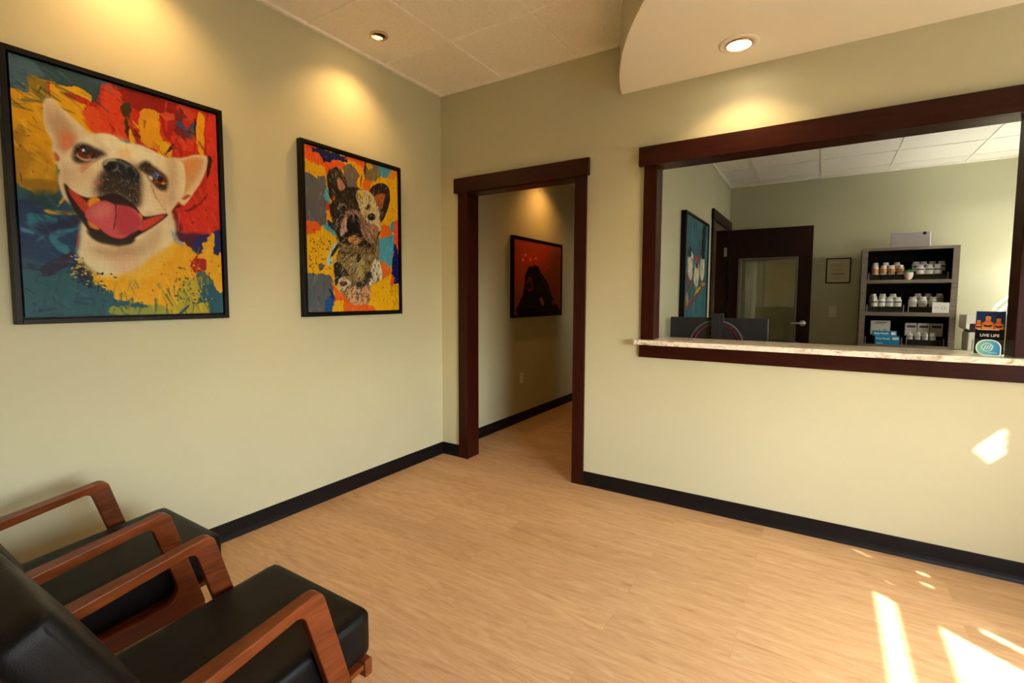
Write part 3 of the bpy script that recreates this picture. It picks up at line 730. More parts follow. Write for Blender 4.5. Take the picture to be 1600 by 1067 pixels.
def m_leather():
    a = N('black_leather'); v = a.coord()
    w = a.n('ShaderNodeTexVoronoi'); w.inputs['Scale'].default_value = 420; a.l(v, w.inputs['Vector'])
    b = a.noise(v, 7, 3); c = a.ramp(b.outputs['Fac'], [(.3, lin(7, 6, 6)), (.7, lin(12, 10, 11))])
    a.set(Base_Color=c, Roughness=a.ramp(b.outputs['Fac'], [(.3, (.38,) * 3 + (1,)), (.7, (.5,) * 3 + (1,))]))
    a.b.inputs['Specular IOR Level'].default_value = .17
    mx = a.n('ShaderNodeMath', operation='MULTIPLY_ADD'); mx.inputs[1].default_value = .12
    a.l(w.outputs['Distance'], mx.inputs[0]); a.l(b.outputs['Fac'], mx.inputs[2])
    a.bump(mx.outputs[0], .25, .006); return a.m


def m_glass(name, tint=(1, 1, 1, 1), refl=1.0):
    """thin pane: lets light and sun straight through, mirrors by Fresnel"""
    a = N(name); t = a.n('ShaderNodeBsdfTransparent'); t.inputs['Color'].default_value = tint
    g = a.n('ShaderNodeBsdfGlossy'); g.inputs['Roughness'].default_value = .02
    f = a.n('ShaderNodeLayerWeight'); f.inputs['Blend'].default_value = .5
    pw = a.n('ShaderNodeMath', operation='POWER'); pw.inputs[1].default_value = 5; a.l(f.outputs['Facing'], pw.inputs[0])
    mu = a.n('ShaderNodeMath', operation='MULTIPLY_ADD'); mu.inputs[1].default_value = .9 * refl; mu.inputs[2].default_value = .04 * refl; a.l(pw.outputs[0], mu.inputs[0])
    x = a.n('ShaderNodeMixShader'); a.l(mu.outputs[0], x.inputs[0]); a.l(t.outputs[0], x.inputs[1]); a.l(g.outputs[0], x.inputs[2])
    a.l(x.outputs[0], a.t.nodes['Material Output'].inputs['Surface']); return a.m


def m_emit(name, col, s):
    a = N(name); nz = a.noise(a.coord(), 60, 2)
    a.set(Base_Color=(.9, .9, .9, 1), Emission_Color=a.ramp(nz.outputs['Fac'], [(0, tuple(c * .95 for c in col[:3]) + (1,)), (1, col)]), Emission_Strength=s)
    return a.m


def m_attr(name, rough=.5, coat=0):
    a = N(name); at = a.n('ShaderNodeVertexColor', layer_name='paint'); f = a.noise(a.coord(), 500, 2)
    c = a.mix(.08, at.outputs['Color'], a.ramp(f.outputs['Fac'], [(.3, (.1, .1, .1, 1)), (.7, (.9, .9, .9, 1))]), 'OVERLAY')
    a.set(Base_Color=c, Roughness=rough); a.b.inputs['Specular IOR Level'].default_value = .2; a.bump(f.outputs['Fac'], .12, .001)
    return a.m


M = {}
M['wall'] = m_wall('sage_wall_paint', lin(*WALL))
M['soffit'] = m_wall('soffit_white_paint', lin(238, 231, 214))
M['floor'] = m_floor()
M['tile'] = m_tile()
M['grid'] = plain('white_grid_steel', lin(242, 236, 224), .45)
M['base'] = plain('black_vinyl_base', lin(15, 13, 16), .45, var=.1, Specular_IOR_Level=.22)
M['trim_v'] = m_wood('mahogany_upright', lin(28, 7, 4), lin(45, 13, 7), lin(62, 21, 11), .3, 2, spec=.2)
M['trim_h'] = m_wood('mahogany_level', lin(28, 7, 4), lin(45, 13, 7), lin(62, 21, 11), .3, 0, spec=.22)
M['door'] = m_wood('mahogany_door', lin(24, 8, 6), lin(36, 13, 9), lin(48, 19, 13), .4, 2, spec=.25)
M['chairwood'] = m_wood('walnut_chair_wood', lin(66, 26, 9), lin(102, 46, 16), lin(132, 66, 27), .34, 1, spec=.3)
M['leather'] = m_leather()
M['granite'] = m_granite()
M['frame'] = plain('black_picture_frame', lin(7, 6, 7), .42, var=.12, Specular_IOR_Level=.2)
M['canvas'] = m_attr('painted_canvas', .5)
M['print'] = m_attr('printed_card', .35)
M['white'] = plain('white_plastic', lin(232, 228, 220), .4, var=.03)
M['plate'] = plain('ivory_plate_plastic', lin(226, 216, 196), .4, var=.03)
M['cap'] = plain('white_cap_plastic', lin(236, 232, 224), .45, var=.03)
M['orange'] = plain('orange_label', lin(214, 140, 84), .5, var=.15, scale=90)
M['blue'] = plain('blue_label', lin(72, 82, 132), .5, var=.1)
M['greylab'] = plain('grey_label', lin(186, 184, 180), .5, var=.1, scale=90)
M['bluebox'] = plain('bright_blue_card', lin(6, 138, 192), .45)
M['lettering'] = plain('white_print', lin(240, 238, 232), .5, var=.02)
M['greyprint'] = plain('grey_print', lin(110, 100, 110), .5)
M['redprint'] = plain('red_print', lin(210, 60, 40), .5)
M['shelf'] = m_wood('grey_laminate', lin(104, 92, 82), lin(124, 112, 100), lin(140, 128, 116), .5, 0, coat=0)
M['shelfback'] = plain('black_cabinet_lining', lin(9, 7, 9), .7, Specular_IOR_Level=.15)
M['blackplastic'] = plain('black_plastic', lin(30, 28, 32), .45, var=.1)
M['dark'] = plain('charcoal_plastic', lin(40, 38, 40), .5, var=.06, Specular_IOR_Level=.3)
M['red'] = plain('red_trim', lin(170, 20, 34), .35, var=.1)
M['silver'] = plain('satin_metal', lin(196, 192, 188), .32, 1, var=.05)
M['steel'] = plain('grey_metal_frame', lin(120, 112, 102), .4, .6)
M['acrylic'] = m_glass('clear_acrylic', (.96, .98, .98, 1))
M['pane'] = m_glass('window_glass', (.97, .99, .98, 1))
M['doorglass'] = m_glass('door_glass', (.95, .97, .92, 1), 2.2)
M['pot'] = plain('cream_pot', lin(226, 212, 190), .5)
M['leaf'] = plain('succulent_green', lin(70, 140, 60), .5, var=.3, scale=80)
M['bulb'] = m_emit('warm_lamp_glow', (1, .62, .27, 1), 22)
M['bulb2'] = m_emit('white_lamp_glow', (1, .80, .55, 1), 16)
M['ring'] = plain('nickel_trim_ring', lin(196, 176, 146), .45)
M['reflector'] = plain('lamp_reflector', lin(210, 170, 110), .25, .6)
M['slat'] = plain('white_blind_slat', lin(232, 228, 216), .5, var=.02)
M['pavement'] = plain('grey_pavement', lin(104, 101, 96), .9, var=.1, scale=6)
M['desk'] = m_wood('desk_laminate', lin(84, 54, 36), lin(110, 74, 50), lin(130, 92, 64), .45, 0, coat=0)
M['laptop'] = plain('silver_tablet_shell', lin(190, 182, 186), .35, .5, var=.03)


# ---------------------------------------------------------------- setting
XL = 1.652           # office left wall face
YB = 3.56            # office back wall face
XR = 4.60            # outside wall on the right
YF = -5.0            # wall behind the chairs and camera
H = 2.935            # tile ceiling
HS = 2.627           # white soffit
HO = 2.69            # office ceiling
T = .13              # wall thickness

b = BM(); box(b, -.12, XR + .12, YF - .12, 5.2, -.1, 0)
struct(obj('floor', b, M['floor']))
b = BM(); box(b, -.12, 0, YF - .12, 5.2, 0, 3.05)
struct(obj('wall_left', b, M['wall']))
b = BM()             # back wall with the cased doorway and the reception opening
DX0, DX1, DZ = .262, 1.222, 2.152
WX0, WX1, WZ0, WZ1 = 1.752, 3.434, 1.02, 2.158
box(b, 0, DX0, 0, T, 0, 3.05); box(b, DX0, DX1, 0, T, DZ, 3.05); box(b, DX1, WX0, 0, T, 0, 3.05)
box(b, WX0, WX1, 0, T, 0, WZ0); box(b, WX0, WX1, 0, T, WZ1, 3.05); box(b, WX1, XR, 0, T, 0, 3.05)
struct(obj('wall_back', b, M['wall']))
b = BM(); box(b, -.12, XR + .12, YF - .12, YF, 0, 3.05)
struct(obj('wall_front', b, M['wall']))

# outside wall on the right with three window openings
WINS = [(-3.3, -1.705, .55, 2.16), (-1.66, -.18, .55, 2.3), (1.9, 3.50, .75, 2.3)]
b = BM()
y = YF
for (a0, a1, z0, z1) in WINS:
    box(b, XR, XR + .12, y, a0, 0, 3.05)
    box(b, XR, XR + .12, a0, a1, 0, z0); box(b, XR, XR + .12, a0, a1, z1, 3.05)
    y = a1
box(b, XR, XR + .12, y, 5.2, 0, 3.05)
struct(obj('wall_right', b, M['wall']))

# office and hall walls
b = BM(); box(b, XL - .12, XL, T, 2.50, 0, 2.75); box(b, XL - .12, XL, 2.50, 3.42, 2.15, 2.75); box(b, XL - .12, XL, 3.42, 4.72, 0, 2.75)
struct(obj('wall_office_left', b, M['wall']))
b = BM(); box(b, XL, XR, YB, YB + .12, 0, 2.75)
struct(obj('wall_office_back', b, M['wall']))
b = BM(); box(b, 0, XL - .12, 4.6, 4.72, 0, 2.75)
struct(obj('wall_hall_end', b, M['wall']))

# ceilings
SCX, SCY, SR = 4.1284, .6853 - .0, 2.692
ang0 = math.atan2(-.011 - SCY, 1.528 - SCX)
arc = []
for k in range(41):
    a = math.radians(194.96) + (math.radians(270) - math.radians(194.96)) * k / 40
    arc.append((SCX + SR * math.cos(a), SCY + SR * math.sin(a)))
arc[0] = (arc[0][0], 0.0)
arc += [(XR, arc[-1][1])]
b = BM(); box(b, -.12, XR + .12, YF - .12, T, H + .012, 3.05)
struct(obj('ceiling', b, M['tile']))
b = BM()
outl = arc + [(XR, 0)]
prism(b, outl, 2, HS, 3.0, 1)
b.faces.ensure_lookup_table()
for f in b.faces:
    if abs(f.normal.z) > .9 or f.calc_center_median().z < HS + .001: f.material_index = 0
struct(obj('ceiling_soffit', b, [M['soffit'], M['wall']]))
# white corner bead along the soffit edge
b = BM(); tube(b, [(x, yy, HS + .003) for x, yy in arc[:41]], .004, 6)
struct(obj('trim_1', b, M['soffit'], smooth=True))
# suspended grid
b = BM()
def tee(bm, axis, p, a, bb, z, w=.012):
    if axis == 'y': box(bm, p - w, p + w, a, bb, z - .006, z + .02)
    else: box(bm, a, bb, p - w, p + w, z - .0055, z + .02)
for k in range(7):
    x = .592 + .606 * k
    if x > XR: break
    # stop where the soffit begins
    yend = 0.0
    if x > arc[0][0]:
        d = SR * SR - (x - SCX) ** 2
        yend = SCY - math.sqrt(max(d, 0))
    tee(b, 'y', x, YF, yend, H + .012)
for k in range(8):
    y = -.603 - .608 * k
    xend = XR
    if y > SCY - SR:
        xend = SCX - math.sqrt(max(SR * SR - (y - SCY) ** 2, 0))
    tee(b, 'x', y, 0, xend, H + .012)
struct(obj('trim_2', b, M['grid'], bevel=.002))
# wall angle
b = BM()
box(b, 0, .022, YF, 0, H - .005, H + .012); box(b, .022, arc[0][0] - .022, -.022, 0, H - .005, H + .012)
inn = [(SCX + (x - SCX) * (SR + .022) / SR, SCY + (yy - SCY) * (SR + .022) / SR) for x, yy in arc[:41]]
inn[0] = (inn[0][0], 0)
for i in range(40):
    q = [arc[i], arc[i + 1], inn[i + 1], inn[i]]
    lo = [b.verts.new((x, yy, H - .005)) for x, yy in q]; hi = [b.verts.new((x, yy, H + .012)) for x, yy in q]
    b.faces.new(lo); b.faces.new(hi[::-1])
    for j in range(4): b.faces.new((lo[j], hi[j], hi[(j + 1) % 4], lo[(j + 1) % 4]))
struct(obj('trim_3', b, M['grid']))
b = BM(); box(b, 0, XR, T, 4.72, HO + .01, HO + .06)
struct(obj('ceiling_office', b, M['tile']))
b = BM()
for x in (2.003, 2.612, 3.221, 3.836, 4.44): tee(b, 'y', x, T, YB, HO + .01)
for y in (.32, .93, 1.54, 2.14, 2.745, 3.30): tee(b, 'x', y, XL, XR, HO + .01)
box(b, XL, XL + .022, T, YB, HO - .008, HO + .01); box(b, XL, XR, YB - .022, YB, HO - .008, HO + .01)
struct(obj('trim_4', b, M['grid']))

# baseboards (vinyl cove with a small toe)
def cove(bm, p, q, nrm, h=.0975):
    p = Vector(p); q = Vector(q); nrm = Vector(nrm)
    prof = [(0, 0), (.014, 0), (.013, .004), (.007, .016), (.0045, .03), (.004, h - .003), (.002, h), (0, h)]
    A = [bm.verts.new((p.x + nrm.x * d, p.y + nrm.y * d, z)) for d, z in prof]
    B = [bm.verts.new((q.x + nrm.x * d, q.y + nrm.y * d, z)) for d, z in prof]
    for i in range(len(prof) - 1): bm.faces.new((A[i], A[i + 1], B[i + 1], B[i]))
    bm.faces.new(A); bm.faces.new(B)
b = BM(); cove(b, (0, YF), (0, 0), (1, 0)); struct(obj('baseboard_left', b, M['base']))
b = BM(); cove(b, (0, 0), (.188, 0), (0, -1)); cove(b, (1.296, 0), (XR, 0), (0, -1)); struct(obj('baseboard_back', b, M['base']))
b = BM(); cove(b, (0, T + .02), (0, 4.6), (1, 0)); struct(obj('baseboard_hall', b, M['base']))
b = BM(); cove(b, (XR, YF), (XR, 0), (-1, 0)); struct(obj('baseboard_right', b, M['base']))

# cased doorway to the hall
d1 = struct(empty('door_1'))
b = BM(); box(b, .188, .282, -.02, 0, 0, 2.145); obj('casing', b, M['trim_v'], d1, bevel=.002)
b = BM(); box(b, 1.209, 1.296, -.02, 0, 0, 2.145); obj('casing', b, M['trim_v'], d1, bevel=.002)
b = BM(); box(b, .155, 1.314, -.032, 0, 2.144, 2.257); obj('header', b, M['trim_h'], d1, bevel=.002)
b = BM(); box(b, DX0, .275, 0, T + .008, 0, DZ); obj('jamb', b, M['trim_v'], d1)
b = BM(); box(b, 1.212, DX1, 0, T + .008, 0, DZ); obj('jamb', b, M['trim_v'], d1)
b = BM(); box(b, .275, 1.212, 0, T + .008, 2.14, DZ); obj('jamb', b, M['trim_h'], d1)

# reception opening
w1 = struct(empty('window_1'))
b = BM(); box(b, 1.689, 1.772, -.02, 0, 1.05, 2.147); obj('casing', b, M['trim_v'], w1, bevel=.002)
b = BM(); box(b, 3.420, 3.503, -.02, 0, 1.05, 2.147); obj('casing', b, M['trim_v'], w1, bevel=.002)
b = BM(); box(b, 1.657, 3.535, -.034, 0, 2.146, 2.264); obj('header', b, M['trim_h'], w1, bevel=.002)
b = BM(); box(b, 1.680, 3.503, -.022, 0, .937, 1.021); obj('apron', b, M['trim_h'], w1, bevel=.002)
b = BM(); box(b, WX0, 1.765, 0, T, 1.05, WZ1); obj('jamb', b, M['trim_v'], w1)
b = BM(); box(b, 3.421, WX1, 0, T, 1.05, WZ1); obj('jamb', b, M['trim_v'], w1)
b = BM(); box(b, 1.765, 3.421, 0, T, 2.146, WZ1); obj('jamb', b, M['trim_h'], w1)

b = BM(); box(b, 1.664, 3.56, -.085, -.0005, 1.0215, 1.0515); box(b, WX0 + .001, WX1 - .001, -.0005, .275, 1.0215, 1.0515)
bmesh.ops.remove_doubles(b, verts=b.verts[:], dist=1e-5)
tag(obj('countertop', b, M['granite'], bevel=.004), 'speckled cream and brown granite counter along the reception opening', 'counter')

# office door: casing on the office's left wall, leaf swung flat to the back wall
d2 = struct(empty('door_2'))
b = BM(); box(b, XL, XL + .018, 2.40, 2.495, 0, 2.15); obj('casing', b, M['door'], d2, bevel=.002)
b = BM(); box(b, XL, XL + .028, 2.385, YB, 2.148, 2.258); obj('header', b, M['door'], d2, bevel=.002)
b = BM(); box(b, XL, XL + .018, 3.425, YB, 0, 2.15); obj('casing', b, M['door'], d2)
b = BM(); box(b, XL - .125, XL, 2.485, 2.50, 0, 2.15); obj('jamb', b, M['door'], d2)
b = BM(); box(b, XL - .125, XL, 3.41, 3.425, 0, 2.15); obj('jamb', b, M['door'], d2)
b = BM(); box(b, XL - .03, XL + .004, 3.403, 3.4105, 1.83, 1.94); obj('hinge', b, M['silver'], d2)
leaf_y0, leaf_y1 = 3.405, 3.45
LX0, LX1, GX0, GX1, GZ0, GZ1 = 1.688, 2.556, 1.79, 2.42, .32, 1.80
b = BM()
box(b, LX0, GX0, leaf_y0, leaf_y1, .012, 2.143); box(b, GX1, LX1, leaf_y0, leaf_y1, .012, 2.143)
box(b, GX0, GX1, leaf_y0, leaf_y1, .012, GZ0); box(b, GX0, GX1, leaf_y0, leaf_y1, GZ1, 2.143)
lf = obj('leaf', b, M['door'], d2)
b = BM()
g = .026
for (x0, x1, z0, z1) in ((GX0, GX0 + g, GZ0, GZ1), (GX1 - g, GX1, GZ0, GZ1), (GX0 + g, GX1 - g, GZ0, GZ0 + g), (GX0 + g, GX1 - g, GZ1 - g, GZ1)):
    box(b, x0, x1, leaf_y0 - .010, leaf_y1 + .006, z0, z1)
obj('glazing_bead', b, M['steel'], lf, bevel=.003)
b = BM(); box(b, GX0 + g, GX1 - g, 3.424, 3.430, GZ0 + g, GZ1 - g); obj('glass_pane', b, M['doorglass'], lf)
b = BM()
Mx = Matrix.Rotation(math.radians(90), 3, 'X')
lathe(b, [(.034, 0), (.034, .006), (.026, .012), (.013, .018), (.013, .05), (.0, .05)], 24, 2.487, leaf_y0, 1.033, M=Mx)
tube(b, [(2.487, leaf_y0 - .045, 1.033), (2.45, leaf_y0 - .05, 1.034), (2.40, leaf_y0 - .05, 1.033), (2.372, leaf_y0 - .046, 1.031)], [.012, .0115, .010, .009], 10)
obj('lever_handle', b, M['silver'], lf, smooth=True)

# windows on the right-hand outside wall: frames, panes and blinds
for i, (a0, a1, z0, z1) in enumerate(WINS):
    w = struct(empty('window_%d' % (i + 2)))
    b = BM(); f = .04
    for (p0, p1, q0, q1) in ((a0, a1, z0, z0 + f), (a0, a1, z1 - f, z1), (a0, a0 + f * .2, z0 + f, z1 - f), (a1 - f * .2, a1, z0 + f, z1 - f)):
        box(b, XR + .03, XR + .08, p0, p1, q0, q1)
    if i == 0: box(b, XR + .03, XR + .06, a0, a1, 1.763, 1.886)
    obj('frame', b, M['frame'], w)
    b = BM(); box(b, XR + .066, XR + .07, a0 + .008, a1 - .008, z0 + f, z1 - f); obj('glass_pane', b, M['pane'], w)
    # blind slats
    b = BM(); tilt = math.radians((-50, -50, -30)[i]); wd = .055

    def slat(yy0, yy1, z, tl=None, hw=wd / 2):
        if yy1 - yy0 < .004: return
        tl = tilt if tl is None else tl; c, s = math.cos(tl) * hw, math.sin(tl) * hw; x = XR - .03
        v = [b.verts.new(p) for p in ((x - c, yy0, z - s), (x + c, yy0, z + s), (x + c, yy1, z + s), (x - c, yy1, z - s))]
        b.faces.new(v)
        v = [b.verts.new((p.co.x + .0012, p.co.y, p.co.z - .0012)) for p in v]; b.faces.new(v[::-1])
    if i == 0:
        z = 1.936
        while z < z1 + .03: slat(a0 - .02, a1 + .02, z); z += .042
    if i == 1:
        holes = [(-1.575, -1.52, .3, 1.53), (-1.27, -1.235, 1.66, 1.72), (-1.375, -1.345, 1.67, 1.71), (-1.365, -1.345, 1.93, 1.98), (-1.548, -1.53, 1.85, 1.89), (-.965, -.884, 2.03, 2.085), (-.935, -.884, 1.985, 2.03)]
        z = z0 - .01
        while z < z1 + .03:
            cuts = sorted((h0, h1) for h0, h1, q0, q1 in ((p + .0225, q + .0225, r - .0345, t - .0345) for p, q, r, t in holes) if q0 - .026 < z < q1 + .026)
            yy = a0 - .02
            for h0, h1 in cuts: slat(yy, h0, z); yy = h1
            slat(yy, a1 + .02, z); z += .042
    if i == 2:
        z = z0
        while z < z1 + .03:
            slat(a0 - .02, 3.21, z)
            if z < 1.58 or z > 1.82: slat(3.21, a1 + .02, z)
            elif round((z - z0) / .042) % 2: slat(3.21, a1 + .02, z, tilt, .0155)
            z += .042
    obj('blind', b, M['slat'], w)
    bpy.context.view_layer.update()

b = BM(); box(b, XR + .2, 30, -25, 25, -.25, -.15)
struct(obj('ground_outside', b, M['pavement']))


# ---------------------------------------------------------------- pictures on the walls
def colour_sheet(name, im, mat, parent, P, gain=1.0):
    """im: rows x cols x 3 (sRGB 0..255); P(u, v) -> point, v downwards"""
    h, w = im.shape[:2]
    uu, vv = np.meshgrid(np.linspace(0, 1, w), np.linspace(0, 1, h))
    o0 = np.array(P(0, 0)); du = np.array(P(1, 0)) - o0; dv = np.array(P(0, 1)) - o0
    co = o0 + uu[..., None] * du + vv[..., None] * dv
    idx = np.arange(h * w).reshape(h, w)
    q = np.stack([idx[:-1, :-1], idx[1:, :-1], idx[1:, 1:], idx[:-1, 1:]], -1).reshape(-1, 4)
    me = bpy.data.meshes.new(name)
    me.vertices.add(h * w); me.vertices.foreach_set('co', co.reshape(-1).astype(np.float32))
    me.loops.add(q.size); me.loops.foreach_set('vertex_index', q.reshape(-1).astype(np.int32))
    me.polygons.add(len(q)); me.polygons.foreach_set('loop_start', np.arange(0, q.size, 4, dtype=np.int32)); me.polygons.foreach_set('loop_total', np.full(len(q), 4, np.int32))
    me.update(calc_edges=True)
    c = im / 255.0; c = np.where(c <= .04045, c / 12.92, ((c + .055) / 1.055) ** 2.4) ** 1.12 * np.array(gain)
    at = me.color_attributes.new('paint', 'FLOAT_COLOR', 'POINT')
    at.data.foreach_set('color', np.concatenate([c, np.ones((h, w, 1))], -1).reshape(-1).astype(np.float32))
    return link(name, me, mat, parent)


def wall_picture(name, label, x, y0, y1, z0, z1, im, fw=.028, depth=.042, gain=1.0):
    """floater-framed canvas on a wall that faces +x; y0..y1, z0..z1 is the canvas"""
    t = thing(name, label, 'painting', (x, (y0 + y1) / 2, z0 - fw))
    cy = (y0 + y1) / 2; o = (cy, z0 - fw)
    b = BM(); lip = .020; A0, A1, B0, B1 = y0 - fw - cy, y1 + fw - cy, 0, z1 + fw - z0 + fw
    box(b, .001, depth, A0, A0 + lip, B0, B1); box(b, .001, depth, A1 - lip, A1, B0, B1)
    box(b, .001, depth, A0 + lip, A1 - lip, B0, B0 + lip); box(b, .001, depth, A0 + lip, A1 - lip, B1 - lip, B1)
    box(b, .001, .012, A0 + lip, A1 - lip, B0 + lip, B1 - lip)
    obj('frame', b, M['frame'], t, bevel=.0015)
    s = depth - .007
    b = BM(); box(b, .012, s - .0008, y0 - cy, y1 - cy, fw, fw + z1 - z0)
    c = obj('stretcher', b, M['frame'], t)
    colour_sheet('canvas', im, M['canvas'], t, lambda u, v: (s, y0 - cy + u * (y1 - y0), fw + (1 - v) * (z1 - z0)), gain)
    return t


wall_picture('bulldog_painting', 'colourful framed canvas of a grinning white bulldog with pink tongue', 0, -2.527, -1.777, 1.234, 2.2375, paint(360, 480, (128, 128, 128), PIC1), gain=G1)
wall_picture('brindle_dog_painting', 'framed canvas of a black and cream brindle dog on yellow and grey patches', 0, -1.276, -.5235, 1.224, 2.227, paint(300, 400, (128, 128, 128), PIC2), gain=G2)
wall_picture('hallway_painting', 'black framed canvas with a dark shape on rusty red, hung in the hallway', 0, 1.075, 2.108, 1.14, 1.915, paint(240, 180, (128, 128, 128), PIC3), gain=G3)
wall_picture('bird_painting', 'black framed teal canvas of three birds on a branch, on the office side wall', XL, 1.135, 2.045, .87, 2.022, paint(160, 200, (128, 128, 128), PIC4), depth=.045, fw=.026, gain=G4)

# framed document on the office back wall
t = thing('framed_document', 'small black framed document on the office back wall', 'picture frame', (2.808, YB, 1.634))
b = BM(); hw, hh, f = .117, .142, .011
for (x0, x1, z0, z1) in ((-hw, -hw + f, -hh, hh), (hw - f, hw, -hh, hh), (-hw + f, hw - f, -hh, -hh + f), (-hw + f, hw - f, hh - f, hh)):
    box(b, x0, x1, -.018, -.001, z0, z1)
obj('frame', b, M['frame'], t, bevel=.001)
doc = np.ones((80, 64, 3)) * np.array((222, 210, 184.))
rs = np.random.RandomState(3)
for r in range(16, 70, 4):
    if r in (28, 44, 56): continue
    a = rs.randint(10, 16); e = rs.randint(36, 56)
    doc[r, a:e] = (150, 136, 112)
doc[8:14, 16:22] = (236, 226, 206); doc[50:52, 14:50] = (120, 106, 88)
colour_sheet('paper', doc, M['print'], t, lambda u, v: (-hw + f + u * 2 * (hw - f), -.008, hh - f - v * 2 * (hh - f)))
b = BM(); box(b, -hw + f, hw - f, -.0125, -.0115, -hh + f, hh - f); obj('glass', b, M['acrylic'], t)

# switch and outlet plates
t = thing('light_switch', 'ivory light switch plate on the office wall beneath the framed document', 'light switch', (2.773, YB, 1.17))
b = BM(); box(b, -.039, .039, -.006, -.0005, -.062, .062); obj('plate', b, M['plate'], t, bevel=.002)
b = BM(); box(b, -.017, .017, -.010, -.006, -.033, .033); obj('rocker', b, M['white'], t, bevel=.002)
t = thing('wall_outlet', 'white outlet plate low on the hallway wall under the canvas', 'outlet', (0, 1.274, .465))
b = BM(); box(b, .0005, .006, -.037, .037, -.058, .058); obj('plate', b, M['white'], t, bevel=.002)
for s in (-1, 1):
    b = BM(); box(b, .006, .008, -.016, .016, s * .02 - .014, s * .02 + .014); obj('socket', b, M['plate'], t, bevel=.002)


# ---------------------------------------------------------------- ceiling lights
def downlight(name, label, x, y, z, r, bulb, tilt=(0, 0), lr=.45, group=None):
    t = thing(name, label, 'ceiling light', (x, y, z), 0, group)
    b = BM(); lathe(b, [(r * .62, .004), (r * .66, -.004), (r * .9, -.007), (r, -.003), (r, 0), (r * .95, .004)], 40)
    obj('trim_ring', b, M['soffit' if r > .07 else 'ring'], t, smooth=True)
    R = (Matrix.Rotation(tilt[0], 3, 'X') @ Matrix.Rotation(tilt[1], 3, 'Y'))
    b = BM(); lathe(b, [(r * .64, -.001), (r * .66, -.011), (r * .60, -.012), (r * (lr + .03), -.006), (r * lr, -.003)], 32, M=R)
    obj('gimbal', b, M['reflector'], t, smooth=True)
    b = BM(); lathe(b, [(0, -.0105), (r * .30, -.010), (r * lr * .9, -.0085), (r * lr, -.006), (0, -.005)], 32, M=R)
    obj('lamp', b, bulb, t, smooth=True)
    return t


def spot(x, y, z, energy, col, size=85, blend=.7, aim=(0, 0, -1), rad=.03):
    d = bpy.data.lights.new('lamp_beam', 'SPOT'); d.energy = energy; d.color = col; d.spot_size = math.radians(size); d.spot_blend = blend; d.shadow_soft_size = rad
    o = bpy.data.objects.new('lamp_beam', d); COL.objects.link(o); o.location = (x, y, z)
    o.rotation_euler = Vector(aim).to_track_quat('-Z', 'Y').to_euler()
    return o


WARM = (1, .56, .20)
downlight('ceiling_light', 'small gimbal downlight in the tiled ceiling by the brindle dog painting', .274, -.90, H + .006, .057, M['bulb'], (.0, .35))
downlight('ceiling_light', 'small gimbal downlight in the tiled ceiling by the bulldog painting', .274, -2.115, H + .006, .057, M['bulb'], (.0, .35))
downlight('ceiling_light', 'large round downlight in the white curved soffit', 2.257, -.290, HS - .001, .098, M['bulb2'], lr=.60)
downlight('ceiling_light', 'downlight in the hallway ceiling above the hallway painting', .30, 1.60, HO + .004, .057, M['bulb'])
spot(.262, -.93, H - .03, E_SPOT, WARM, 125, 1, (-.1, 0, -1))
spot(.262, -2.13, H - .03, E_SPOT * 1.1, WARM, 125, 1, (-.1, 0, -1))
spot(2.257, -.290, HS - .02, E_SOF, (1, .66, .30), 120, .6, (0, .12, -1), .05)
spot(.29, 1.62, HO - .03, E_HALL, (1, .46, .11), 130, 1, (-.1, 0, -1))


# ---------------------------------------------------------------- armchairs
def sheet_cushion(hx, y0, y1, z0, z1, r, crown, nx=14, ny=14, nz=6):
    """rounded upholstered block: a subdivided box pulled to rounded edges with a slight crown"""
    b = BM()
    bmesh.ops.create_cube(b, size=2)
    bmesh.ops.subdivide_edges(b, edges=b.edges[:], cuts=11, use_grid_fill=True)
    cy, cz = (y0 + y1) / 2, (z0 + z1) / 2; hy, hz = (y1 - y0) / 2, (z1 - z0) / 2
    for v in b.verts:
        p = Vector((v.co.x * hx, v.co.y * hy, v.co.z * hz))
        # concentrate vertices near the rims
        q = []
        for c, h in zip(v.co, (hx, hy, hz)):
            s = math.copysign(1 - (1 - abs(c)) ** 1.8, c); q.append(s * h)
        p = Vector(q)
        core = Vector((max(-hx + r, min(hx - r, p.x)), max(-hy + r, min(hy - r, p.y)), max(-hz + r, min(hz - r, p.z))))
        d = p - core
        if d.length > 1e-6: p = core + d.normalized() * r
        k = (1 - (p.x / hx) ** 2) * (1 - (p.y / hy) ** 2)
        p.z += crown * k * (1 if p.z > 0 else -.4) * min(1, abs(p.z) / (hz * .6))
        v.co = Vector((p.x, cy + p.y, cz + p.z))
    return b


def arm_outline():
    out = rpoly([(-.192, .592), (-.085, .205), (-.66, .180), (-.712, .505)], [.030, .02, .02, .03], 8)
    inn = rpoly([(-.243, .552), (-.158, .262), (-.60, .232), (-.655, .478)], [.026, .055, .045, .025], 8)
    return out, inn


def arm_bm(sx):
    out, inn = arm_outline(); n = len(out); b = BM()

    def half(yy, z):
        t = max(0, min(1, (-.24 - yy) / .30)); t = t * t * (3 - 2 * t)
        u = max(0, min(1, (z - .40) / .08))
        return .0175 + .013 * t * u
    ring = {}
    for key, loop in (('o', out), ('i', inn)):
        for s in (-1, 1):
            ring[key, s] = [b.verts.new((sx + s * (half(yy, z) if key == 'o' else half(yy, z) * .8), yy, z)) for yy, z in loop]
    for i in range(n):
        j = (i + 1) % n
        b.faces.new((ring['o', 1][i], ring['o', 1][j], ring['i', 1][j], ring['i', 1][i]))
        b.faces.new((ring['o', -1][i], ring['i', -1][i], ring['i', -1][j], ring['o', -1][j]))
        b.faces.new((ring['o', 1][i], ring['o', -1][i], ring['o', -1][j], ring['o', 1][j]))
        b.faces.new((ring['i', 1][i], ring['i', 1][j], ring['i', -1][j], ring['i', -1][i]))
    return b


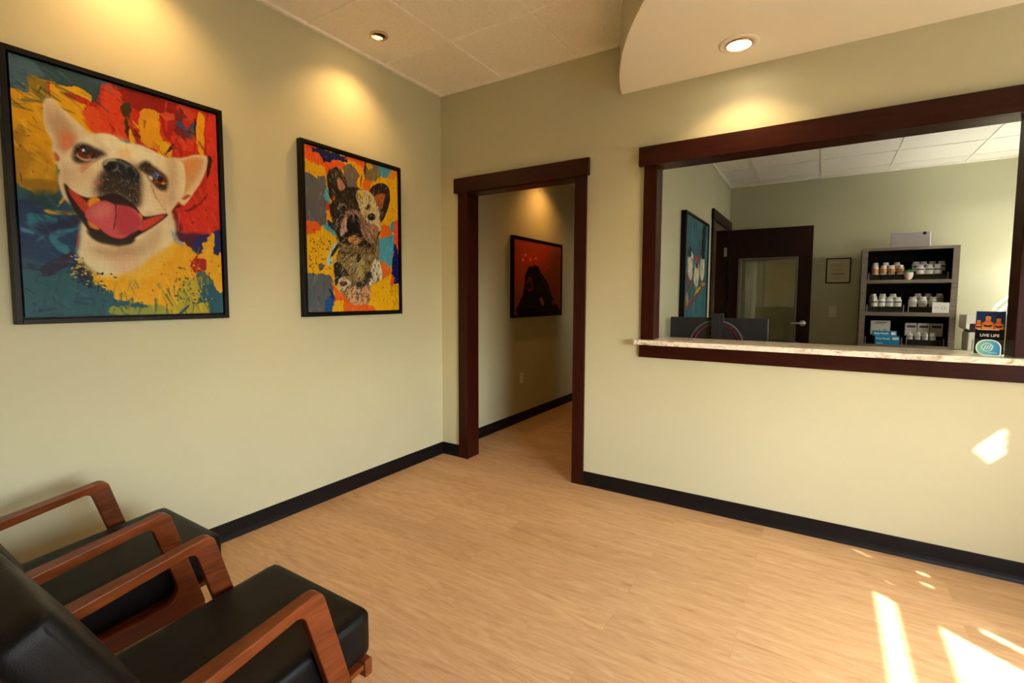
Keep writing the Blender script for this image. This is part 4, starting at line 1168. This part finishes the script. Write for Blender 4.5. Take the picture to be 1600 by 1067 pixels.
def leg_bm(sx, top, bot, wt, wb):
    b = BM(); (yt, zt), (yb, zb) = top, bot
    v = []
    for yy, z, w in ((yt, zt, wt), (yb, zb, wb)):
        v.append([b.verts.new((sx + a * .0165, yy + c * w / 2, z)) for a, c in ((-1, -1), (1, -1), (1, 1), (-1, 1))])
    b.faces.new(v[0]); b.faces.new(v[1])
    for i in range(4): b.faces.new((v[0][i], v[0][(i + 1) % 4], v[1][(i + 1) % 4], v[1][i]))
    return b


def make_chair(label, loc):
    t = thing('armchair', label, 'armchair', loc, 0, 'waiting room armchairs')
    for s in (-1, 1):
        obj('arm_frame', arm_bm(s * .2635), M['chairwood'], t, bevel=.004, seg=3)
        obj('leg', leg_bm(s * .2635, (-.118, .212), (-.048, 0), .058, .034), M['chairwood'], t, bevel=.003)
        obj('leg', leg_bm(s * .2635, (-.63, .186), (-.735, 0), .058, .034), M['chairwood'], t, bevel=.003)
    b = BM(); box(b, -.246, .246, -.035, -.008, .232, .282); obj('front_rail', b, M['chairwood'], t, bevel=.005)
    b = BM(); box(b, -.2455, .2455, -.56, -.531, .19, .224); obj('rear_rail', b, M['chairwood'], t, bevel=.004)
    b = BM()
    prism(b, [(-.04, .262), (-.04, .276), (-.53, .227), (-.53, .213)], 0, -.244, .244)
    obj('seat_board', b, M['chairwood'], t)
    b = sheet_cushion(.238, -.545, 0, .284, .424, .026, .012)
    for v in b.verts: v.co.z += .10 * v.co.y * (1 if v.co.z > .35 else 1)
    st = obj('seat', b, M['leather'], t, smooth=True)
    # stitched seam round the top rim of the cushion
    rim = rpoly([(-.236, -.543), (.236, -.543), (.236, -.002), (-.236, -.002)], .028, 6)
    b = BM(); tube(b, [(x, y, .399 + .10 * y) for x, y in rim], .0022, 6, True)
    obj('seam', b, M['leather'], st, smooth=True)
    # backrest: leaning back about 26 degrees
    b = sheet_cushion(.242, -.10, 0, 0, .50, .028, 0)
    R = Matrix.Rotation(math.radians(26.5), 4, 'X')
    for v in b.verts:
        v.co.y -= .012 * (1 - ((v.co.z - .25) / .25) ** 2) * (-1 if v.co.y > -.05 else 1) * (1 - (v.co.x / .242) ** 2)
    bmesh.ops.transform(b, matrix=Matrix.Translation((0, -.452, .348)) @ R, verts=b.verts[:])
    bk = obj('backrest', b, M['leather'], t, smooth=True)
    rim = rpoly([(-.240, .003), (.240, .003), (.240, .497), (-.240, .497)], .028, 6)
    TR = Matrix.Translation((0, -.452, .348)) @ R
    b = BM(); tube(b, [TR @ Vector((x, -.024, z)) for x, z in rim], .0022, 6, True)
    obj('seam', b, M['leather'], bk, smooth=True)
    b = BM()
    for s in (-1, 1):
        box(b, s * .15 - .018, s * .15 + .018, -.124, -.1, .0, .44)
    box(b, -.17, .17, -.126, -.103, .40, .44)
    bmesh.ops.transform(b, matrix=TR, verts=b.verts[:])
    obj('back_frame', b, M['chairwood'], t, bevel=.003)
    return t


ch = make_chair('black leather armchair with wooden arms standing against the left wall', (.555, -2.192, 0))
dup(ch, (1.372, -2.192, 0), 0, 'black leather armchair with wooden arms, the one farther from the left wall')


# ---------------------------------------------------------------- reception desk, monitor, office chair
t = thing('reception_desk', 'wood desk behind the reception wall under the granite counter', 'desk', (2.6, .14, 0))
b = BM(); box(b, -.9, .8, 0, .82, .715, .745); obj('desktop', b, M['desk'], t, bevel=.002)
for s in (-.88, .76):
    b = BM(); box(b, s, s + .025, .04, .78, 0, .715); obj('side_panel', b, M['desk'], t)
b = BM(); box(b, -.855, .76, .06, .078, .25, .715); obj('modesty_panel', b, M['desk'], t)

t = thing('computer_monitor', 'black computer monitor seen from behind with a red ring on its back', 'monitor', (2.033, .66, .745))
b = BM(); box(b, -.332, .332, 0, .03, .055, .432); obj('back_shell', b, M['dark'], t, bevel=.006)
b = BM(); box(b, -.326, .326, .0302, .033, .062, .426); obj('screen', b, M['blackplastic'], t)
b = BM(); prism(b, [(-.029, .0), (.031, .0), (.031, .463), (-.029, .463)], 1, -.050, -.024); st = obj('stand_column', b, M['dark'], t, bevel=.003)
b = BM(); box(b, .032, .047, -.045, -.01, .0, .464); obj('rear_channel', b, M['blackplastic'], st)
for k in range(3):
    b = BM(); lathe(b, [(0, 0), (.0045, 0), (.0045, .002), (0, .002)], 12, -.002, -.0495, .425 - k * .036, M=Mx); obj('screw', b, M['blackplastic'], st)
b = BM(); box(b, -.05, .05, -.03, .0, .22, .30); obj('mount_block', b, M['blackplastic'], t)
b = BM(); box(b, -.14, .14, -.12, .12, .0, .012); box(b, -.029, .031, -.05, -.02, .0, .05); obj('stand_base', b, M['dark'], t, bevel=.003)
def ring(bm, cx, cz, r0, r1, yy0, yy1, a0=-20, a1=200, n=48):
    q = []
    for k in range(n + 1):
        a = math.radians(a0 + (a1 - a0) * k / n)
        q.append([bm.verts.new((cx + r * math.cos(a), yv, cz + r * math.sin(a))) for r, yv in ((r0, yy0), (r1, yy0), (r1, yy1), (r0, yy1))])
    for A, B in zip(q, q[1:]):
        for j in range(4): bm.faces.new((A[j], A[(j + 1) % 4], B[(j + 1) % 4], B[j]))
    bm.faces.new(q[0]); bm.faces.new(q[-1])
b = BM(); ring(b, .0, .232, .176, .184, -.016, .0005); obj('ring_outer', b, M['greyprint'], t)
b = BM(); ring(b, .0, .232, .156, .1755, -.012, .0005); rg = obj('ring', b, M['blackplastic'], t)
b = BM(); ring(b, .0, .232, .151, .1555, -.010, .0005); obj('red_ring', b, M['red'], t)

t = thing('office_chair', 'rounded black chair back just showing above the counter beside the monitor', 'chair', (2.385, 1.42, 0))
b = sheet_cushion(.20, -.03, .03, .45, .985, .026, 0)
for v in b.verts:
    k = abs(v.co.x) / .2
    if v.co.z > .9: v.co.z -= .05 * k ** 2.2
obj('backrest', b, M['blackplastic'], t, smooth=True)
b = sheet_cushion(.23, .05, .52, .42, .50, .03, .01); obj('seat', b, M['blackplastic'], t, smooth=True)
b = BM(); box(b, -.03, .03, .02, .06, .38, .6); box(b, -.03, .03, .05, .3, .38, .42); obj('back_bracket', b, M['blackplastic'], t)
b = BM(); lathe(b, [(.025, .08), (.025, .41)], 16, 0, .28); obj('gas_lift', b, M['silver'], t, smooth=True)
b = BM()
for k in range(5):
    a = 2 * math.pi * k / 5 + .3
    tube(b, [(0, .28, .10), (.27 * math.cos(a), .28 + .27 * math.sin(a), .065)], [.024, .016], 8)
sb = obj('star_base', b, M['blackplastic'], t)
for k in range(5):
    a = 2 * math.pi * k / 5 + .3
    b = BM(); lathe(b, [(0, -.012), (.026, -.012), (.026, .012), (0, .012)], 16, .27 * math.cos(a), .28 + .27 * math.sin(a), .027, M=Matrix.Rotation(math.radians(90), 3, 'X'))
    obj('caster', b, M['blackplastic'], sb)


# ---------------------------------------------------------------- back credenza with the bottle cabinet
CY = 3.22            # cabinet front
def onplane(x, z, y0, y1):
    """carry a position seen at depth y0 to depth y1 along the sight line"""
    f = (y1 - CAM[1]) / (y0 - CAM[1])
    return CAM[0] + (x - CAM[0]) * f, CAM[2] + (z - CAM[2]) * f
def cab(x, z, y=None): return onplane(x, z, .33, CY if y is None else y)


xl, zt = cab(2.855, 1.602); xr, _ = cab(3.274, 1.602); _, zb = cab(2.855, 1.040)
DEP = .27; W_ = xr - xl; HT = zt - zb
t = thing('credenza', 'low wood credenza standing along the office back wall below the bottle cabinet', 'cabinet', (xl - .25, 3.02, 0))
b = BM(); box(b, 0, 1.65, 0, .53, .08, zb - .025); obj('body', b, M['desk'], t)
b = BM(); box(b, -.015, 1.665, -.02, .535, zb - .025, zb - .001); obj('top', b, M['desk'], t)
for k in range(3):
    b = BM(); box(b, .01 + k * .545, .545 + k * .545, -.018, -.001, .1, zb - .035); dd = obj('door', b, M['desk'], t, bevel=.002)
    b = BM(); box(b, .50 + k * .545, .51 + k * .545, -.035, -.018, .5, .62); obj('handle', b, M['silver'], dd)
b = BM(); box(b, .02, 1.63, .04, .5, 0, .08); obj('plinth', b, M['blackplastic'], t)

cb = thing('display_cabinet', 'grey open shelf cabinet of bottles on the credenza at the office back wall', 'cabinet', (xl, CY, zb))
sw = .049; tt = .028
for x0 in (0, W_ - sw):
    b = BM(); box(b, x0, x0 + sw, 0, DEP, 0, HT); obj('side_panel', b, M['shelf'], cb)
b = BM(); box(b, sw, W_ - sw, 0, DEP, HT - tt, HT); obj('top_panel', b, M['shelf'], cb)
_, z1 = cab(3, 1.4235); _, z1b = cab(3, 1.405); _, z2 = cab(3, 1.2425); _, z2b = cab(3, 1.2225); _, z3 = cab(3, 1.060)
S = [z1 - zb, z2 - zb, z3 - zb]
for a, c in ((z1b, z1), (z2b, z2), (zb, z3)):
    b = BM(); box(b, sw, W_ - sw, 0, DEP - .008, a - zb, c - zb); obj('shelf', b, M['shelf'], cb)
b = BM(); box(b, sw, W_ - sw, DEP - .008, DEP, 0, HT - tt); obj('back_panel', b, M['shelfback'], cb)
b = BM(); box(b, sw, sw + .002, .012, DEP - .008, S[2], HT - tt); box(b, W_ - sw - .002, W_ - sw, .012, DEP - .008, S[2], HT - tt); box(b, sw + .002, W_ - sw - .002, .012, DEP - .008, HT - tt - .002, HT - tt)
obj('lining', b, M['shelfback'], cb)

# acrylic display trays: black riser, clear lip and corner posts
TR_H = .055
def tray(x0, x1, zs, label, h=TR_H, back=.02, dp=.195):
    t = thing('display_tray', label, 'display tray', ((x0 + x1) / 2, CY + back, zs), 0, 'acrylic trays in the cabinet')
    w = (x1 - x0) / 2
    b = BM(); box(b, -w + .003, w - .003, .003, dp, .0005, h); box(b, -w + .003, w - .003, dp - .085, dp, h, h + .035); obj('riser', b, M['shelfback'], t)
    b = BM(); box(b, -w, w, 0, .0025, .0005, h + .01); box(b, -w, -w + .0025, .0026, dp - .005, .0005, h + .03); box(b, w - .0025, w, .0026, dp - .005, .0005, h + .03); obj('acrylic_wall', b, M['acrylic'], t)
    for s in (-1, 1):
        b = BM(); box(b, s * (w - .006) - .004, s * (w - .006) + .004, -.004, -.0002, .0005, h + .02); obj('corner_clip', b, M['silver'], t)
    return t
xi0, xi1 = xl + sw + .012, xr - sw - .012; xm = (xi0 + xi1) / 2
names = ['top', 'middle', 'bottom']
for k, zs in enumerate((z1, z2, z3)):
    tray(xi0, xm - .006, zs, 'clear tray with black riser at the left of the %s cabinet shelf' % names[k], back=.083, dp=.17)
    tray(xm + .02, xi1, zs, 'clear tray with black riser at the right of the %s cabinet shelf' % names[k], back=.083, dp=.17)


def bottle(label, h, r, lab, group):
    t = thing('supplement_bottle', label, 'bottle', (0, 0, 0), 0, group)
    b = BM(); lathe(b, [(r * .92, 0), (r, r * .1), (r, h * .70), (r * .93, h * .76), (r * .66, h * .81), (r * .66, h * .84)], 20); obj('body', b, M['white'], t, smooth=True)
    b = BM(); lathe(b, [(r * .78, h * .815), (r * .80, h * .83), (r * .80, h * .98), (r * .74, h), (0, h)], 20); obj('cap', b, M['cap'], t, smooth=True)
    b = BM()
    a0, a1 = (0, 360) if lab == 'orange' else (215, 325)
    z0, z1_ = (h * .16, h * .64) if lab == 'orange' else ((h * .42, h * .56) if lab == 'blue' else (h * .2, h * .6))
    n = 20; prev = None
    for k in range(n + 1):
        a = math.radians(a0 + (a1 - a0) * k / n); R_ = r * 1.012
        c = [b.verts.new((R_ * math.cos(a), R_ * math.sin(a), z)) for z in (z0, z1_)]
        if prev: b.faces.new((prev[0], c[0], c[1], prev[1]))
        prev = c
    obj('label', b, M[{'orange': 'orange', 'blue': 'blue', 'grey': 'greylab'}[lab]], t, smooth=True)
    return t


def row(proto, spots, group, labels, zbase, y):
    for i, s in enumerate(spots):
        x, _ = onplane(s, 1.3, .33, y)
        o = proto if i == 0 else dup(proto, (0, 0, 0))
        o.location = (x, y, zbase); o['label'] = labels[i]; o['group'] = group


ORD = ['leftmost', 'second from left', 'third from left', 'fourth from left']
def labels(n, what): return ['%s, %s of the row' % (what, ORD[i] if i < n - 1 else 'rightmost') for i in range(n)]


BH, BR = .098, .0305
yF, yK = CY + .122, CY + .208
zr = TR_H + .001; zk = TR_H + .036
row(bottle('b', BH, BR, 'orange', ''), [2.918, 2.955, 2.991, 3.030], 'orange labelled bottles', labels(4, 'orange labelled white bottle, top shelf front row'), z1 + zr, yF)
row(bottle('b', BH, BR, 'orange', ''), [2.917, 2.964, 3.013], 'orange labelled bottles', labels(3, 'orange labelled white bottle, top shelf back row'), z1 + zk, yK)
row(bottle('b', BH, BR * 1.12, 'blue', ''), [3.114, 3.151, 3.187], 'blue labelled bottles', labels(3, 'white bottle with blue label, top shelf front row'), z1 + zr, yF)
row(bottle('b', BH, BR * 1.12, 'blue', ''), [3.096, 3.127, 3.164, 3.201], 'blue labelled bottles', labels(4, 'white bottle with blue label, top shelf back row'), z1 + zk, yK)
row(bottle('b', BH * 1.02, BR * 1.1, 'blue', ''), [2.919, 2.955, 2.990, 3.025], 'blue labelled bottles', labels(4, 'white bottle, middle shelf left tray, front row'), z2 + zr, yF)
row(bottle('b', BH * 1.02, BR * 1.1, 'blue', ''), [2.914, 2.957, 3.003], 'blue labelled bottles', labels(3, 'white bottle, middle shelf left tray, back row'), z2 + zk, yK)
row(bottle('b', BH * 1.05, BR * 1.15, 'grey', ''), [3.091, 3.133, 3.177], 'plain labelled bottles', labels(3, 'white bottle, middle shelf right tray, front row'), z2 + zr, yF)
row(bottle('b', BH * 1.05, BR * 1.1, 'grey', ''), [3.112, 3.154, 3.201], 'plain labelled bottles', labels(3, 'white bottle, middle shelf right tray, back row'), z2 + zk, yK)
row(bottle('b', .074, .025, 'grey', ''), [3.087, 3.120, 3.152, 3.184], 'small bottles on the bottom shelf', labels(4, 'short white bottle, bottom shelf front row'), z3 + zr, yF)


def text(body, size, mat, parent, loc, rot=(math.pi / 2, 0, 0), name='lettering', bold=0.0):
    cu = bpy.data.curves.new(name, 'FONT'); cu.body = body; cu.size = size; cu.extrude = .0004; cu.offset = bold; cu.align_x = 'CENTER'; cu.align_y = 'CENTER'
    tmp = bpy.data.objects.new(name, cu); COL.objects.link(tmp); bpy.context.view_layer.update()
    me = bpy.data.meshes.new_from_object(tmp.evaluated_get(bpy.context.evaluated_depsgraph_get()))
    bpy.data.objects.remove(tmp); bpy.data.curves.remove(cu)
    me.name = name; me.materials.clear()
    o = link(name, me, mat, parent); o.location = loc; o.rotation_euler = rot
    return o


def carton(name, label, x0, x1, z0, z1, y0, y1, mat, group=None):
    t = thing(name, label, 'box', ((x0 + x1) / 2, y0, z0), 0, group)
    b = BM(); box(b, -(x1 - x0) / 2, (x1 - x0) / 2, 0, y1 - y0, 0, z1 - z0); obj('carton', b, mat, t, bevel=.0015)
    return t


# tall white tubs with blue headers at the back of the bottom shelf
for i, (a, c) in enumerate(((3.065, 3.117), (3.119, 3.170), (3.172, 3.225))):
    y0 = CY + .175
    xa, _ = onplane(a, 1, .33, y0); xc, _ = onplane(c, 1, .33, y0)
    t = carton('white_carton', ['leftmost', 'middle', 'rightmost'][i] + ' of three tall white cartons with blue headings on the bottom shelf', xa, xc - .002, z3 + zk, z3 + zk + .132, y0, y0 + .05, M['white'], 'tall white cartons')
    b = BM(); w = (xc - xa) / 2; box(b, -w * .72, w * .72, -.0008, 0, .085, .108); obj('blue_heading', b, M['blue'], t)
xa, _ = onplane(2.911, 1, .33, CY + .165); xc, _ = onplane(3.0, 1, .33, CY + .165)
_, zw0 = onplane(3, 1.137, .33, CY + .012); _, zw1 = onplane(3, 1.194, .33, CY + .165)
_, zm = onplane(3, 1.1075, .33, CY + .004)
t = carton('white_carton', 'white carton with red marks standing behind the blue boxes', xa, xc, z3 + zk, zw1, CY + .175, CY + .215, M['white'])
b = BM(); box(b, -.045, .055, -.0008, 0, zw1 - z3 - zk - .022, zw1 - z3 - zk - .014); box(b, -.052, .04, -.0008, 0, zw1 - z3 - zk - .035, zw1 - z3 - zk - .031); obj('grey_print', b, M['greyprint'], t)
b = BM(); box(b, -.012, -.004, -.0008, 0, .05, .062); box(b, .03, .05, -.0008, 0, .046, .055); obj('red_print', b, M['redprint'], t)
xa, _ = onplane(2.934, 1, .33, CY + .004); xc, _ = onplane(3.044, 1, .33, CY + .004)
zr0 = z3 + .0565
t = carton('syringe_box', 'bright blue Easy-Touch box, lower one of the two', xa, xc, z3 + .0006, zm, CY + .004, CY + .075, M['bluebox'], 'blue boxes')
hB = zm - z3
w = (xc - xa) / 2
text('Easy-Touch', .024, M['lettering'], t, (-w * .36, -.0008, hB * .70), bold=.0012)
b = BM(); box(b, w * .42, w * .92, -.0008, 0, hB * .58, hB * .86); obj('white_panel', b, M['lettering'], t)
b = BM(); box(b, -w * .9, -w * .35, -.0008, 0, hB * .1, hB * .17); obj('fine_print', b, M['lettering'], t)
xa, _ = onplane(2.922, 1, .33, CY + .012); xc, _ = onplane(3.030, 1, .33, CY + .012)
t = carton('syringe_box', 'bright blue Easy-Touch box, upper one of the two', xa, xc, zm + .0005, zw0, CY + .012, CY + .075, M['bluebox'], 'blue boxes')
w = (xc - xa) / 2; hB = zw0 - zm
text('Easy-Touch', .026, M['lettering'], t, (-w * .28, -.0008, hB * .5), bold=.0012)
b = BM(); box(b, w * .55, w * .9, -.0008, 0, hB * .25, hB * .8); obj('white_panel', b, M['lettering'], t)
xa, _ = onplane(3.174, 1, .33, CY + .01); xc, _ = onplane(3.2435, 1, .33, CY + .01); _, zq = onplane(3, 1.299, .33, CY + .01)
t = carton('white_carton', 'low white carton in front of the bottles at the right of the middle shelf', xa, xc, z2 + .0005, zq, CY + .0005, CY + .0185, M['white'])
b = BM(); ring(b, .02, .05, .012, .018, -.0008, 0, 0, 359, 24); box(b, -.05, -.01, -.0008, 0, .05, .056); obj('grey_print', b, M['greylab'], t)

# succulent on the top shelf edge
x, z = cab(3.068, 1.4235, CY + .008)
t = thing('potted_succulent', 'tiny succulent in a cream pot at the middle of the top shelf', 'plant', (x, CY + .038, z1 + .0003))
b = BM(); lathe(b, [(.016, 0), (.025, .008), (.036, .032), (.039, .055), (.037, .074), (.033, .074), (.034, .06), (0, .06)], 24); obj('pot', b, M['pot'], t, smooth=True)
b = BM()
for k in range(22):
    a = k * 2.4; rr = .010 + .0011 * k; el = 1.35 - k * .045
    p = Vector((.008 * math.cos(a), .008 * math.sin(a), .064)); d = Vector((math.cos(a) * math.cos(el), math.sin(a) * math.cos(el), math.sin(el)))
    L_ = .040 + .0010 * k; s = d.cross(Vector((0, 0, 1))).normalized()
    q = [p + d * L_ * f + s * g_ for f, g_ in ((0, -.002), (.5, -.011), (.85, -.008), (1, 0), (.85, .008), (.5, .011), (0, .002))]
    vs = [b.verts.new(v) for v in q]; n = d.cross(s).normalized()
    c1 = b.verts.new(p + d * L_ * .5 + n * .004); c2 = b.verts.new(p + d * L_ * .5 - n * .004)
    for i in range(len(vs)):
        j = (i + 1) % len(vs); b.faces.new((vs[i], vs[j], c1)); b.faces.new((vs[j], vs[i], c2))
obj('rosette', b, M['leaf'], t, smooth=True)
CY_POT = .0

# tablet leaning on top of the cabinet
xa, za = cab(2.980, 1.6085, CY + .1); xc, zc = cab(3.150, 1.682, CY + .1)
t = thing('tablet', 'pale silver tablet standing on top of the bottle cabinet', 'tablet', ((xa + xc) / 2, CY + .09, zt))
w = (xc - xa) / 2; hh_ = zc - zt
b = BM(); box(b, -w, w, 0, .011, .0005, hh_); obj('shell', b, M['laptop'], t, bevel=.004)
b = BM(); lathe(b, [(0, 0), (.016, 0), (.016, .003), (0, .003)], 20, w - .05, 0, hh_ - .018, M=Mx); obj('camera_lens', b, M['blackplastic'], t)
b = BM(); box(b, w * .3, w * .7, .0113, .014, .02, .1); box(b, -.1, .1, .012, .07, .0005, .004); obj('stand', b, M['silver'], t)

# white dispenser appliance on the credenza, right of the cabinet
xa, _ = onplane(3.262, 1, .05, 3.18); xc, zd = onplane(3.345, 1.243, .05, 3.18)
t = thing('label_printer', 'white countertop appliance with a dark band, between cabinet and brochure holder', 'appliance', (xa + .02, 3.18, zb))
w = xc - xa - .02; hd = zd - zb
b = BM(); box(b, 0, w, 0, .24, .0005, hd - .17); obj('body', b, M['white'], t, bevel=.01, seg=3)
b = BM(); box(b, .012, w - .012, .012, .23, hd - .17, hd - .07); obj('dark_band', b, M['dark'], t)
b = BM(); prism(b, [(-.03, hd - .13), (0, hd - .15), (0, hd - .085), (w, hd - .085), (w, hd), (-.03, hd)], 1, -.05, .235); obj('lid', b, M['white'], t, bevel=.006)
b = BM(); box(b, .05, .09, -.001, 0, hd - .26, hd - .245); obj('status_panel', b, M['greyprint'], t)

# ---------------------------------------------------------------- brochure holder on the counter
bx, by = 3.345, .035
t = thing('brochure_holder', 'clear acrylic brochure holder with a teal leaf emblem, at the right end of the counter', 'brochure holder', (bx, by, 1.0515), math.radians(-13))
b = BM()
W2 = .058
box(b, -W2, W2, -.045, -.0425, .0005, .078); box(b, -W2, -W2 + .0025, -.0425, .03, .0005, .07); box(b, W2 - .0025, W2, -.0425, .03, .0005, .07); box(b, -W2, W2, -.0425, .03, .0005, .003)
bmesh.ops.create_cube(b, size=1, matrix=Matrix.Translation((0, .036, .08)) @ Matrix.Rotation(math.radians(-9), 4, 'X') @ Matrix.Diagonal((W2 * 2, .0025, .155, 1)))
obj('acrylic_body', b, M['acrylic'], t)
b = BM(); box(b, W2 + .0005, W2 + .03, -.03, -.0275, .0005, .08); box(b, W2 + .028, W2 + .03, -.0275, .02, .0005, .06); obj('side_pocket', b, M['acrylic'], t)
# emblem on the pocket
def emb(scale):
    return rpoly([(-.040 * scale, -.034 * scale), (.040 * scale, -.034 * scale), (.040 * scale, .036 * scale), (-.040 * scale, .036 * scale)], [.032 * scale, .006 * scale, .036 * scale, .034 * scale], 8)
b = BM(); prism(b, [(x, z + .039) for x, z in emb(1.08)], 1, -.0475, -.0458); em = obj('emblem', b, M['lettering'], t)
an = N('teal_emblem_print'); vv_ = an.coord(); sx_ = an.n('ShaderNodeSeparateXYZ'); an.l(vv_, sx_.inputs[0])
mr = an.n('ShaderNodeMapRange'); mr.inputs[1].default_value = -.03; mr.inputs[2].default_value = .05; an.l(sx_.outputs['X'], mr.inputs[0])
an.set(Base_Color=an.ramp(mr.outputs[0], [(0, lin(120, 196, 176)), (.6, lin(60, 160, 196)), (1, lin(40, 110, 190))]), Roughness=.4)
b = BM(); prism(b, [(x, z + .039) for x, z in emb(.97)], 1, -.0482, -.0475); obj('emblem_field', b, an.m, em)
b = BM(); ring(b, -.004, .042, .017, .0195, -.0488, -.0482, 0, 359, 32)
for k in range(4):
    x0 = -.016 + k * .008; q = [(x0, .032), (x0 + .003, .032), (x0 + .010, .052), (x0 + .007, .052)]; prism(b, q, 1, -.0488, -.0482)
box(b, .0, .03, -.0488, -.0482, .016, .0175)
obj('emblem_mark', b, M['lettering'], em)

# leaflet in the holder
bro = np.zeros((150, 76, 3)); bro[:] = (26, 30, 44)
P_ = Picture(76, 150, (24, 52, 96))
P_.poly((30, 62, 110), [0, 0, 1000, 0, 1000, 420, 0, 420], 2, 8)
for (cx, cy_, sc_) in ((110, 430, .9), (770, 430, 1.1), (420, 430, 1.3)):
    f = lambda pts: [c for (x, y) in pts for c in (cx + x * sc_, cy_ + y * sc_ * .92)]
    P_.poly((150, 80, 40), f([(-150, 10), (-165, -70), (-150, -130), (-60, -165), (60, -165), (150, -130), (165, -70), (150, 10)]), 0, 0)
    P_.poly((214, 130, 66), f([(-130, 0), (-140, -90), (-120, -125), (-50, -155), (50, -155), (120, -125), (140, -90), (130, 0)]), 0, 0)
    P_.poly((190, 104, 50), f([(-70, -150), (-56, -185), (56, -185), (70, -150)]), 0, 0)
    P_.poly((212, 132, 78), f([(-72, -222), (-62, -262), (0, -285), (62, -262), (72, -222), (46, -176), (0, -164), (-46, -176)]), 0, 0)
    P_.poly((44, 26, 20), f([(-76, -232), (-66, -274), (0, -296), (66, -274), (76, -232), (50, -262), (-50, -262)]), 0, 0)
    P_.poly((28, 24, 32), f([(-100, -95), (0, -80), (100, -95), (90, -60), (0, -52), (-90, -60)]), 0, 0)
    P_.poly((232, 152, 86), f([(-135, -45), (0, -30), (135, -48), (130, -18), (0, -5), (-130, -15)]), 0, 0)
P_.poly((18, 15, 20), [-20, 425, 1020, 425, 1020, 1020, -20, 1020], 0, 0, smooth=False)
t2 = thing('leaflet', 'leaflet reading LIVE LIFE with two tanned figures, standing in the brochure holder', 'leaflet', (bx, by, 1.0515), math.radians(-13))
R9 = Matrix.Translation((0, .013, .006)) @ Matrix.Rotation(math.radians(-9), 4, 'X')
w = .051; hL = .204
b = BM(); box(b, -w, w, 0, .002, 0, hL); bmesh.ops.transform(b, matrix=R9, verts=b.verts[:]); obj('paper', b, M['white'], t2)
colour_sheet('printed_face', P_.c, M['print'], t2, lambda u, v: tuple(R9 @ Vector((-w + u * 2 * w, -.0006, hL * (1 - v)))))
for body, sz, zz_ in (('LIVE LIFE', .0175, .088),):
    o = text(body, sz, M['lettering'], t2, tuple(R9 @ Vector((0, -.0012, zz_))), (math.pi / 2 - math.radians(9), 0, 0), bold=.0004)
b = BM(); box(b, -w * .85, w * .62, -.0012, -.0006, .1145, .1175); bmesh.ops.transform(b, matrix=R9, verts=b.verts[:]); obj('text_line', b, M['lettering'], t2)


# ---------------------------------------------------------------- light
wd_ = bpy.data.worlds.new('sky'); SC.world = wd_; wd_.use_nodes = True
nt = wd_.node_tree; bg = nt.nodes['Background']
sky = nt.nodes.new('ShaderNodeTexSky'); sky.sky_type = 'NISHITA'; sky.sun_disc = False
sky.sun_elevation = math.radians(42.5); sky.sun_rotation = math.radians(127); sky.air_density = 1.0; sky.dust_density = 2.0
hs = nt.nodes.new('ShaderNodeHueSaturation'); hs.inputs['Saturation'].default_value = .62; nt.links.new(sky.outputs[0], hs.inputs['Color']); nt.links.new(hs.outputs[0], bg.inputs['Color']); bg.inputs['Strength'].default_value = SKY
SUN_D = Vector((-.8, .6, -.92)).normalized()
sd = bpy.data.lights.new('sun', 'SUN'); sd.energy = SUN; sd.angle = math.radians(.6); sd.color = (1, .97, .92)
so = bpy.data.objects.new('sun', sd); COL.objects.link(so); so.rotation_euler = SUN_D.to_track_quat('-Z', 'Y').to_euler(); so.location = (9, -5, 7)
for (a0, a1, z0, z1) in WINS:
    d = bpy.data.lights.new('window_portal', 'AREA'); d.shape = 'RECTANGLE'; d.size = z1 - z0; d.size_y = a1 - a0; d.cycles.is_portal = True
    o = bpy.data.objects.new('window_portal', d); COL.objects.link(o); o.location = (XR + .1, (a0 + a1) / 2, (z0 + z1) / 2)
    o.rotation_euler = Vector((-1, 0, 0)).to_track_quat('-Z', 'Y').to_euler()

# ---------------------------------------------------------------- camera
yaw, pitch, roll = -.56653728, -.06996494, .0032818732
F_ = Vector((math.sin(yaw) * math.cos(pitch), math.cos(yaw) * math.cos(pitch), math.sin(pitch)))
r_ = F_.cross(Vector((0, 0, 1))).normalized(); u_ = r_.cross(F_)
r2 = r_ * math.cos(roll) + u_ * math.sin(roll); u2 = -r_ * math.sin(roll) + u_ * math.cos(roll)
cam = bpy.data.cameras.new('camera'); cam.sensor_width = 36; cam.lens = 36 * 761.4646 / 1600; cam.shift_y = -15.116412 / 1600
cam.clip_start = .02
co = bpy.data.objects.new('camera', cam); COL.objects.link(co)
m = Matrix((r2, u2, -F_)).transposed().to_4x4(); m.translation = Vector(CAM); co.matrix_world = m
SC.camera = co

vs = SC.view_settings
vs.view_transform = 'Standard'; vs.look = 'None'; vs.exposure = EXPO; vs.gamma = 1; vs.use_curve_mapping = False
SC.cycles.use_denoising = True
SC.cycles.max_bounces = 10; SC.cycles.diffuse_bounces = 6; SC.cycles.transparent_max_bounces = 16
SC.cycles.sample_clamp_indirect = 8; SC.cycles.caustics_reflective = False; SC.cycles.caustics_refractive = False
